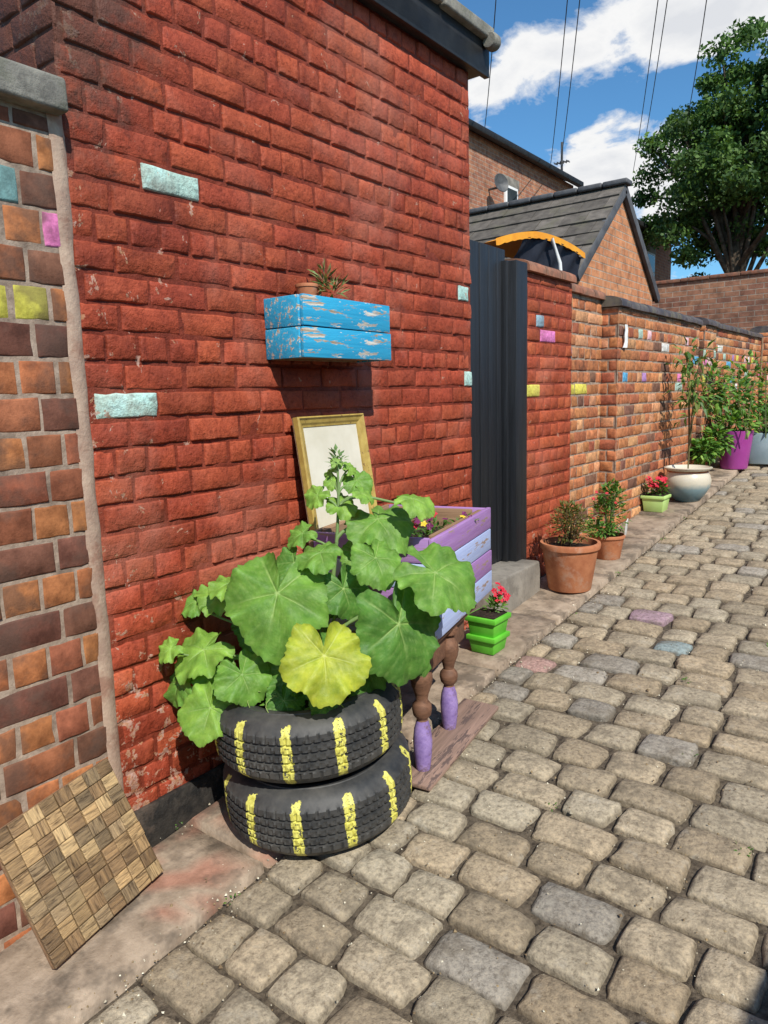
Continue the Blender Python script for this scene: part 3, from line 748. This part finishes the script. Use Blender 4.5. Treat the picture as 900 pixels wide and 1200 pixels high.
small_leaves(vs,fs,cs,[(.385,1.965,1.28,.03,.035)],40,.025,[(.2,.34,.12)],.6)
small_leaves(vs,fs,cs,[(.376,1.78,.50,.22,.05)],130,.05,G1,.6)
mk('buds',vs,fs,M['leaf2'],sq,False,cs)
# ================================================================ CRATE PLANTER
cr=empty('crate_planter',(.655,2.15,0),math.radians(13))
Lc,Wc,zt=.76,.50,.985
lats=['purple','ltblue','purple','ltblue']; hb=.094
for i,c in enumerate(lats):
    z=zt-hb/2-i*(hb+.004)
    box('side_board',(random.uniform(-.003,.003),Lc/2,z),(Lc+random.uniform(-.01,.01),.02,hb),M[c],cr,.003,(0,random.uniform(-.008,.008),math.pi/2))
    box('side_board',(-Wc,Lc/2,z),(Lc,.02,hb),M['rawwood'],cr,.003,(0,0,math.pi/2))
    box('end_board',(-Wc/2,.012,z),(Wc-.022,.02,hb),M['purple' if i%2==0 else 'ltblue'],cr,.003)
    box('end_board',(-Wc/2,Lc-.012,z),(Wc-.022,.02,hb),M['purple' if i==0 else 'ltblue'],cr,.003)
for (x,y) in ((-.03,.045),(-.03,Lc-.045),(-Wc+.03,.045),(-Wc+.03,Lc-.045)): box('corner_post',(x,y,.78),(.035,.035,.37),M['rawwood'],cr,.003)
for (x,sx) in ((-.024,.022),(-Wc+.024,.022)): box('inner_rail',(x,Lc/2,zt-.02),(Lc-.13,sx*.8,.04),M['rawwood'],cr,.002,(0,0,math.pi/2))
box('inner_rail',(-Wc/2,Lc-.034,zt-.05),(Wc-.14,.018,.09),M['rawwood'],cr,.002)
box('base',(-Wc/2,Lc/2,.612),(Wc-.03,Lc-.03,.02),M['rawwood'],cr,0)
vs=[];fs=[]
for i in range(13):
    for k in range(19):
        x=-Wc+.015+(Wc-.03)*i/12; y=.02+(Lc-.04)*k/18; vs.append((x,y,.89+.03*noise.noise(Vector((x*9,y*9,3)))))
for i in range(12):
    for k in range(18): A=i*19+k; fs.append((A,A+19,A+20,A+1))
mk('soil',vs,fs,M['soil'],cr,True)
pn=empty('pansy_plant')
vs=[];fs=[];cs=[]
cen=[(.47,2.40,.94,.05,.03),(.42,2.55,.94,.05,.03),(.30,2.5,.94,.06,.03),(.5,2.65,.94,.05,.03),(.25,2.3,.94,.06,.03)]
small_leaves(vs,fs,cs,cen,200,.035,G1,.7); mk('leaves',vs,fs,M['leaf2'],pn,False,cs)
flowers('petals_dark',[(c[0]+random.uniform(-.05,.05),c[1]+random.uniform(-.05,.05),.975+random.uniform(0,.03)) for c in cen for _ in range(2)],.016,M['petal_dark'],pn)
flowers('petals_red',[(c[0]+random.uniform(-.05,.05),c[1]+random.uniform(-.05,.05),.975+random.uniform(0,.03)) for c in cen[:3]],.018,M['petal_red'],pn)
flowers('petals_yellow',[(.47,2.38,.99),(.52,2.6,.99)],.014,M['petal_yel'],pn)
tb=empty('low_table',(.655,2.11,0),math.radians(13))
box('table_top',(-.24,.33,.578),(.48,.60,.036),M['brownwood'],tb,.006)
for (x,y,sx,sy) in ((-.045,.30,.024,.50),(-.42,.30,.024,.50)): box('apron',(x,y,.50),(sx,sy,.115),M['brownwood'],tb,.003)
for (x,y) in ((-.235,.045),(-.235,.56)): box('apron',(x,y,.50),(.33,.024,.115),M['brownwood'],tb,.003)
legp=[(0,0),(.026,.0),(.030,.02),(.035,.06),(.037,.10),(.032,.14),(.022,.17),(.020,.175),(.034,.19),(.038,.21),(.036,.225),(.022,.24),(.026,.26),(.038,.29),(.043,.315),(.040,.34),(.026,.36),(.024,.37),(.040,.38),(.040,.40),(.03,.405)]
for (x,y) in ((-.035,.03),(-.035,.34),(-.42,.03),(-.42,.50)):
    zg=g(2.11+y)+.036; sc=(.56-zg)/.405
    lathe('leg_lower',[(r,z*sc) for r,z in legp[:7]],M['legpurple'],(x,y,zg),24,tb)
    lathe('leg_upper',[(r,z*sc) for r,z in legp[6:]],M['brownwood'],(x,y,zg),24,tb)
pl=box('wooden_plank',(.585,2.36,g(2.36)+.028),(.17,.66,.022),M['palletwood'],None,.005,(TA,0,.10),jit=.003)
# ================================================================ PICTURE FRAME
pf=bpy.data.objects.new('picture_frame',None); link(pf); pf.location=(.10,2.33,.93); pf.rotation_euler=(0,math.radians(-8.5),math.radians(2))
W,H=.44,.50
def member(name,horizontal):
    w=.042; pr=[(0,.0),(0,.024),(.006,.030),(.014,.022),(.026,.018),(.034,.012),(w,.010),(w,0)]
    vs=[]
    if horizontal:
        zz,sg=(0,1) if name=='bottom_rail' else (H,-1)
        for e,sgn in ((-W/2,1),(W/2,-1)):
            for (o_,d_) in pr: vs.append((d_,e+sgn*o_,zz+sg*o_))
    else:
        yy,sg=(-W/2,1) if name=='left_stile' else (W/2,-1)
        for e,sgn in ((0,1),(H,-1)):
            for (o_,d_) in pr: vs.append((d_,yy+sg*o_,e+sgn*o_))
    n_=len(pr); fs=[(k,k+1,n_+k+1,n_+k) for k in range(n_-1)]
    mk(name,vs,fs,M['gold'],pf)
for nme,h_ in (('bottom_rail',1),('top_rail',1),('left_stile',0),('right_stile',0)): member(nme,h_)
box('panel',(.004,0,H/2),(.006,W-.06,H-.06),M['cream'],pf,0)
box('backing',(-.004,0,H/2),(.006,W-.004,H-.004),M['rawwood'],pf,0)
# ================================================================ BLUE WALL PLANTER
bp=empty('wall_planter_box')
for i in range(2):
    z=1.707+i*.116
    box('front_board',(.188,2.29,z),(.018,.545-.01*i,.112),M['bluewood'],bp,.003,(random.uniform(-.01,.01),0,0))
    box('end_board',(.09,2.022,z),(.178,.018,.112),M['bluewood'],bp,.003)
    box('end_board',(.09,2.558,z),(.178,.018,.112),M['bluewood'],bp,.003)
    box('back_board',(.012,2.29,z),(.016,.515,.112),M['rawwood'],bp,.003)
box('bottom_board',(.095,2.29,1.665),(.165,.515,.016),M['rawwood'],bp,.002)
box('soil_fill',(.1,2.29,1.80),(.155,.515,.03),M['soil'],bp,0)
def pot(name,loc,rt,h,mat,tp=.70,rim=.12,seg=40):
    pr=[(0,0),(rt*tp,0),(rt*tp+.003,.004),(rt*.93,h*(1-rim*1.15)),(rt*.94,h*(1-rim)),(rt*1.0,h*(1-rim)),(rt*1.02,h*.96),(rt*1.0,h),(rt*.9,h),(rt*.88,h*.86),(0,h*.86)]
    e=empty(name,loc)
    lathe('pot_body',pr,mat,(0,0,0),seg,e,None,35)
    r=rt*.88; lathe('pot_soil',[(0,h*.885),(r*.6,h*.89),(r,h*.87)],M['soil'],(0,0,0),24,e)
    return e
pot('terracotta_pot',(.055,2.20,1.845),.045,.10,M['terra'])
vs=[];fs=[];cs=[]
small_leaves(vs,fs,cs,[(.095,2.31,1.93,.045,.03),(.09,2.27,1.96,.025,.05)],80,.055,[(.16,.26,.08),(.26,.26,.1),(.30,.15,.07)],.9,.24,.1)
mk('succulent_plant',vs,fs,M['leaf2'],None,False,cs)
# ================================================================ MOSAIC BOARD
mb=bpy.data.objects.new('mosaic_board',None); link(mb)
BR=Vector((.200,1.235,.015)); BL=Vector((.262,.835,-.022)); TR=Vector((.030,1.20,.385))
ux=(BR-BL).normalized(); uz=(TR-BR); uz=(uz-ux*uz.dot(ux)).normalized(); un=ux.cross(uz)
if un.x<0: un=-un
mb.matrix_world=Matrix((( ux.x,uz.x,un.x,BL.x),(ux.y,uz.y,un.y,BL.y),(ux.z,uz.z,un.z,BL.z),(0,0,0,1)))
Wm,Hm=.405,.405
def mosmat():
    m,t,bs,N,L=nt('mosaic_wood'); at=N.new('ShaderNodeAttribute'); at.attribute_name='Col'
    tc=N.new('ShaderNodeTexCoord'); mp=N.new('ShaderNodeMapping'); L.new(tc.outputs['UV'],mp.inputs[0]); mp.inputs['Scale'].default_value=(11,100,1)
    n=noi(N,L,mp.outputs[0],1,6,.7,1.2)
    c=mixc(N,L,'MULTIPLY',1.,at.outputs['Color'],ramp(N,L,n,[(.33,(.25,.21,.17)),(.48,(.9,.86,.8)),(.72,(1.5,1.42,1.25))]))
    L.new(c,bs.inputs['Base Color']); bs.inputs['Roughness'].default_value=.6; bumpn(N,L,n,1.,.004,bs); return m
vs=[];fs=[];cs=[];uvs=[]
nc,nr=8,9; cw=Wm/nc; ch=Hm/nr
for i in range(nc):
    for k in range(nr):
        x0=i*cw+.0012; x1=(i+1)*cw-.0012; q0=k*ch+.0012; q1=(k+1)*ch-.0012; hh=random.uniform(.0,.006); b=len(vs); be=.0025
        for (z_,e) in ((.010,0),(.0165+hh,0),(.018+hh,be)):
            for (x,yv) in ((x0+e,q0+e),(x1-e,q0+e),(x1-e,q1-e),(x0+e,q1-e)): vs.append((x,yv,z_))
        s=random.uniform(.6,1.2); c=random.choice([(.42,.29,.15),(.34,.23,.12),(.48,.35,.19),(.26,.17,.09),(.30,.22,.13)]); cs+=[(c[0]*s,c[1]*s,c[2]*s)]*12
        fl=random.random()<.7; ox,oy=random.random()*9,random.random()*9
        for lv in (0,1):
            for e in range(4): fs.append((b+lv*4+e,b+lv*4+(e+1)%4,b+lv*4+4+(e+1)%4,b+lv*4+4+e)); uvs.append((fl,ox,oy))
        fs.append((b+8,b+9,b+10,b+11)); uvs.append((fl,ox,oy))
o=mk('mosaic_blocks',vs,fs,mosmat(),mb,False,cs)
uv=o.data.uv_layers.new(name='UVMap')
for pi,pg in enumerate(o.data.polygons):
    fl,ox,oy=uvs[pi]
    for li in pg.loop_indices:
        v=o.data.vertices[o.data.loops[li].vertex_index].co; a_,b_=(v.x,v.y) if fl else (v.y,v.x)
        uv.data[li].uv=(a_+ox,b_+oy+v.z)
box('board',(Wm/2,Hm/2,.004),(Wm-.002,Hm-.002,.014),M['rawwood'],mb,.001)
# ================================================================ POTS ALONG THE WALL
def onp(x,y): return (x,y,g(y)+.026)
pot('terracotta_pot',onp(.30,4.27),.185,.30,M['terra'])
vs=[];fs=[];cs=[]; z=onp(0,4.27)[2]+.28
for i in range(26):
    a=random.uniform(0,6.28); r=random.uniform(.02,.13); tube_data([(.30,4.27,z),(.30+r*.6*math.cos(a),4.27+r*.6*math.sin(a),z+.10),(.30+r*math.cos(a),4.27+r*math.sin(a),z+.15+random.uniform(0,.1))],[.003,.002,.0015],5,vs,fs,cs,(.16,.13,.06))
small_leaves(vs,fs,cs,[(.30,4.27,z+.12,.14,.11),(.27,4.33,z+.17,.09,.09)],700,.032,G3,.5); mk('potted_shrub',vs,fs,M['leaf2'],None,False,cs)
pot('terracotta_pot',onp(.295,4.96),.115,.17,M['terra'])
vs=[];fs=[];cs=[]; z=onp(0,4.96)[2]+.16
small_leaves(vs,fs,cs,[(.29,4.96,z+.14,.13,.15),(.30,5.0,z+.28,.09,.10),(.25,4.9,z+.05,.12,.05)],850,.04,G1,.5)
for i in range(12):
    a=random.uniform(0,6.28); tube_data([(.295,4.96,z),(.295+.05*math.cos(a),4.96+.05*math.sin(a),z+.3)],[.003,.002],5,vs,fs,cs,(.14,.2,.06))
pb=empty('bushy_plant'); mk('leaves',vs,fs,M['leaf2'],pb,False,cs)
flowers('blooms',[(.29+random.uniform(-.1,.1),4.93+random.uniform(-.1,.1),z+random.uniform(.1,.36)) for _ in range(8)],.012,M['petal_red'],pb)
box('plant_label',(.40,5.02,z+.05),(.006,.09,.12),M['white'],pb,.001,(.2,.1,.2))
def sqpot(name,x,y,w,h,mat,par=None,zo=0):
    e=par or empty(name,(x,y,g(y)+.026))
    box('pot_body',(0,0,zo+h/2),(w,w,h),mat,e,.006,taper=.82); box('pot_rim',(0,0,zo+h-.012),(w+.014,w+.014,.026),mat,e,.004); box('pot_soil',(0,0,zo+h+.0025),(w-.02,w-.02,.008),M['soil'],e,0); return e
e=sqpot('green_pot',.30,3.21,.155,.095,M['lime']); sqpot('',0,0,.165,.11,M['lime'],e,.085)
fp=empty('red_flower_plant'); vs=[];fs=[];cs=[]; z=g(3.3)+.24
small_leaves(vs,fs,cs,[(.31,3.27,z,.05,.04)],110,.035,G1,.6); mk('leaves',vs,fs,M['leaf2'],fp,False,cs)
flowers('blooms',[(.33+random.uniform(-.04,.04),3.31+random.uniform(-.04,.04),z+random.uniform(.02,.11)) for _ in range(16)],.017,M['petal_red'],fp)
sqpot('pale_green_pot',.19,6.40,.19,.14,M['palegreen'])
fp=empty('geranium_plant'); vs=[];fs=[];cs=[]; z=g(6.4)+.17
small_leaves(vs,fs,cs,[(.19,6.4,z+.05,.09,.06)],220,.04,G1,.6); mk('leaves',vs,fs,M['leaf2'],fp,False,cs)
flowers('blooms',[(.2+random.uniform(-.1,.1),6.38+random.uniform(-.1,.1),z+random.uniform(.07,.15)) for _ in range(30)],.022,M['petal_red'],fp)
def urnmat():
    m,t,bs,N,L=nt('glazed_urn'); tc=N.new('ShaderNodeTexCoord'); sp=N.new('ShaderNodeSeparateXYZ'); L.new(tc.outputs['Object'],sp.inputs[0])
    f=mth(N,L,'ADD',mth(N,L,'MULTIPLY',sp.outputs[2],3.3),mth(N,L,'MULTIPLY',noi(N,L,tc.outputs['Object'],9,6,.7),.25))
    c=ramp(N,L,f,[(.22,(.10,.19,.24)),(.52,(.24,.36,.40)),(.68,(.62,.58,.47)),(.95,(.66,.60,.48))]); L.new(c,bs.inputs['Base Color']); bs.inputs['Roughness'].default_value=.25; return m
ur=empty('glazed_urn',onp(.33,6.86))
lathe('urn_body',[(0,0),(.10,0),(.11,.01),(.15,.06),(.19,.13),(.20,.19),(.185,.24),(.165,.265),(.165,.275),(.20,.29),(.205,.305),(.185,.31),(.16,.28),(0,.27)],urnmat(),(0,0,0),48,ur,None,60)
lathe('urn_band',[(.166,.262),(.172,.268),(.166,.276)],M['terra'],(0,0,0),40,ur)
ts=empty('sapling_plant'); vs=[];fs=[];cs=[]; z0=g(6.86)+.28; cen=[]
for i in range(5):
    a=random.uniform(0,6.28); r=random.uniform(.05,.16); h=random.uniform(.7,1.15)
    pts=bez((.33,6.86,z0),(.33,6.86,z0+h*.4),(.33+r*.4*math.cos(a),6.86+r*.6*math.sin(a),z0+h*.7),(.33+r*math.cos(a),6.86+r*1.3*math.sin(a),z0+h),8)
    tube_data(pts,[.007-.0005*k for k in range(9)],6,vs,fs,cs,(.2,.18,.08))
    for p in pts[5:]: cen.append((p.x,p.y,p.z,.13,.07))
small_leaves(vs,fs,cs,cen,170,.11,[(.10,.22,.05),(.16,.27,.06),(.2,.25,.06)],.1,.32,.35); mk('stems_and_leaves',vs,fs,M['leaf2'],ts,False,cs)
e=empty('purple_pot',onp(.38,8.5)); lathe('pot_body',[(0,0),(.13,0),(.135,.01),(.175,.36),(.18,.40),(.17,.405),(.16,.37),(0,.36)],M['magenta'],(0,0,0),40,e,None,40)
e=empty('blue_grey_planter',(.62,9.0,g(9)+.01)); box('trough',(0,0,.17),(.3,.6,.34),M['bluegrey'],e,.01,taper=.9); box('trough_soil',(0,0,.343),(.26,.55,.01),M['soil'],e,0)
vs=[];fs=[];cs=[]; z=g(8.5)+.40
cen=[(.38,8.5,z+.1,.22,.12),(.25,8.2,z-.05,.15,.12),(.36,8.7,z+.35,.22,.25),(.62,9.0,z+.1,.3,.16),(.75,9.2,z+.2,.3,.2),(.3,9.3,z+.5,.25,.35),(.55,9.6,z+.4,.3,.4),(.2,7.95,z-.15,.12,.1),(.2,8.3,z+.5,.16,.25)]
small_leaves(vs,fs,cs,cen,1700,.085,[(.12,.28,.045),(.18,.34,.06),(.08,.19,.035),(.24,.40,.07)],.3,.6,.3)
for i in range(22):
    x=random.uniform(.15,.75); y=random.uniform(8.2,9.6); tube_data([(x,y,z-.05),(x+random.uniform(-.1,.1),y+random.uniform(-.1,.1),z+random.uniform(.3,.9))],[.006,.003],5,vs,fs,cs,(.15,.2,.07))
mk('climbing_vegetable_plant',vs,fs,M['leaf2'],None,False,cs)
vs=[];fs=[]
for (x,y) in ((.6,9.3),(.8,9.3),(.35,9.9)): tube_data([(x,y,g(y)),(x,y,g(y)+1.35)],[.012,.012],6,vs,fs)
mk('garden_cane',vs,fs,M['rawwood'],None,True)
# ================================================================ TREE
tr=empty('deciduous_tree'); bx,by=-2.6,22.6
vs=[];fs=[]
tube_data([(bx,by,.8),(bx+.05,by,2.5),(bx-.1,by,4.5),(bx,by+.1,6.5),(bx+.1,by,9)],[.34,.27,.22,.15,.06],12,vs,fs)
cc=Vector((bx+.2,by,7.5)); clumps=[]
for i in range(190):
    d=Vector((random.gauss(0,1),random.gauss(0,1),random.gauss(0,1))).normalized(); rr=random.uniform(.35,1.0)
    k=1+.34*noise.noise(d*1.9+Vector((3,1,5)))
    sx=3.0*(1-.40*max(0,d.z))
    p=cc+Vector((d.x*sx,d.y*sx,d.z*3.5))*rr*k; clumps.append((p,random.uniform(.26,.60)))
    if i%5==0:
        s=Vector((bx,by,random.uniform(3.5,6.5))); m_=(s+p)/2+Vector((0,0,.4)); tube_data([s,m_,p],[.08,.05,.015],6,vs,fs)
mk('trunk_and_limbs',vs,fs,M['bark'],tr,True)
NL=66000; ci=rng.integers(0,len(clumps),NL); cp=np.array([tuple(c[0]) for c in clumps])[ci]; crd=np.array([c[1] for c in clumps])[ci]
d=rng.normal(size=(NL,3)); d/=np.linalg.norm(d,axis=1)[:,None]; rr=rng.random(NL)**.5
P=cp+d*(crd*rr)[:,None]*np.array([1.2,1.2,.8])
t=rng.normal(size=(NL,3)); t[:,2]-=.3; t/=np.linalg.norm(t,axis=1)[:,None]; w=np.cross(t,rng.normal(size=(NL,3))); w/=np.linalg.norm(w,axis=1)[:,None]
s=(.064*rng.uniform(.6,1.4,NL))[:,None]
V=np.stack([P-t*s,P+w*s*.55,P+t*s,P-w*s*.55],1).reshape(-1,3)
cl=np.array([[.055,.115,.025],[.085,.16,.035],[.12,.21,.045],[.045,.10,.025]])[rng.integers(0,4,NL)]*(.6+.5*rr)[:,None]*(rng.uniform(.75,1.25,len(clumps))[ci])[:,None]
F=np.arange(NL*4).reshape(-1,4)
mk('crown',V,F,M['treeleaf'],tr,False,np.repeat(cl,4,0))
# ================================================================ WIRES
wr=empty('overhead_wires')
def wire(a,b,sag=.15,r=.009):
    a=Vector(a);b=Vector(b);pts=[]
    for i in range(17):
        q=i/16; p=a.lerp(b,q); p.z-=sag*4*q*(1-q); pts.append(p)
    vs=[];fs=[]; tube_data(pts,[r]*17,5,vs,fs); mk('wire',vs,fs,M['wire'],wr,True)
wire((-3.79,11,7.85),(-6.81,16,7.61)); wire((-3.05,12,8.0),(-6.51,19,7.44)); wire((-2.84,12,7.93),(-6.23,19,7.42))
wire((-1.93,13,8.03),(-6.01,24,8.23)); wire((-1.78,13,7.98),(-5.76,24,8.55)); wire((-1.19,13,7.78),(-3.36,20,8.05))
# ================================================================ WORLD + SUN + CAMERA
w=bpy.data.worlds.new('World'); scene.world=w; w.use_nodes=True; N=w.node_tree.nodes; L=w.node_tree.links
sky=N.new('ShaderNodeTexSky'); sky.sky_type='NISHITA'; sky.sun_disc=False; sky.sun_elevation=math.radians(46); sky.sun_rotation=math.radians(121); sky.air_density=1.0; sky.dust_density=.3; sky.ozone_density=2.5
tc=N.new('ShaderNodeTexCoord'); sp=N.new('ShaderNodeSeparateXYZ'); L.new(tc.outputs['Generated'],sp.inputs[0])
zz=mth(N,L,'ADD',mth(N,L,'MAXIMUM',sp.outputs[2],0.),.30); cx_=mth(N,L,'DIVIDE',sp.outputs[0],zz); cy_=mth(N,L,'DIVIDE',sp.outputs[1],zz)
cb=N.new('ShaderNodeCombineXYZ'); L.new(cx_,cb.inputs[0]); L.new(cy_,cb.inputs[1]); cb.inputs[2].default_value=4.3
def wn(scale,det,rough,dist=0):
    n=N.new('ShaderNodeTexNoise'); n.inputs['Scale'].default_value=scale; n.inputs['Detail'].default_value=det; n.inputs['Roughness'].default_value=rough; n.inputs['Distortion'].default_value=dist; L.new(cb.outputs[0],n.inputs['Vector']); return n.outputs['Fac']
n1=wn(5.5,8,.58,.25)
def blob(cx,cy,wx,wy,amp):
    a=mth(N,L,'DIVIDE',mth(N,L,'SUBTRACT',cx_,cx),wx); b=mth(N,L,'DIVIDE',mth(N,L,'SUBTRACT',cy_,cy),wy)
    d=mth(N,L,'ADD',mth(N,L,'MULTIPLY',a,a),mth(N,L,'MULTIPLY',b,b))
    return mth(N,L,'MULTIPLY',mth(N,L,'POWER',2.718,mth(N,L,'MULTIPLY',d,-1.)),amp)
n2=wn(1.6,3,.5)
tot=mth(N,L,'ADD',n1,mth(N,L,'MULTIPLY',mth(N,L,'SUBTRACT',n2,.5),.5))
for bl in ((-.47,1.22,.17,.085,.30),(-.60,1.58,.17,.10,.26),(-.26,1.30,.13,.10,.28),(-.69,1.25,.07,.05,.20),(-.54,1.86,.12,.14,.26),(-.62,1.40,.13,.045,-.22),(-.40,1.40,.12,.05,-.16)):
    tot=mth(N,L,'ADD',tot,blob(*bl))
mask=ramp(N,L,tot,[(.56,0.),(.66,1.)])
ccol=ramp(N,L,tot,[(.58,(8.4,8.6,9.0)),(.70,(9.6,9.6,9.6)),(.9,(7.6,7.8,8.2))])
skyc=mixc(N,L,'MULTIPLY',1.,sky.outputs[0],(.74,1.26,1.52))
c=mixc(N,L,'MIX',mask,skyc,ccol)
bg=N['Background']; L.new(c,bg.inputs[0]); bg.inputs[1].default_value=.098
sd=bpy.data.lights.new('sun','SUN'); sd.energy=5.0; sd.angle=math.radians(.5); sd.color=(1,.95,.86)
so=bpy.data.objects.new('sun',sd); link(so); so.rotation_euler=Vector((-.2,.12,-.245)).to_track_quat('-Z','Y').to_euler()
cam=bpy.data.cameras.new('camera'); co=bpy.data.objects.new('camera',cam); link(co)
cam.sensor_fit='VERTICAL'; cam.sensor_height=36; cam.lens=36*850/1200; cam.clip_end=1000; cam.clip_start=.02
R=Matrix(((.7985,-.0729,.5974,2.08),(.6012,.1424,-.7862,0),(-.0278,.9871,.1576,1.5),(0,0,0,1)))
co.rotation_mode='QUATERNION'; co.rotation_quaternion=R.to_3x3().to_quaternion(); co.location=(2.08,0,1.5)
scene.camera=co
scene.view_settings.view_transform='Standard'; scene.view_settings.look='None'; scene.view_settings.exposure=0
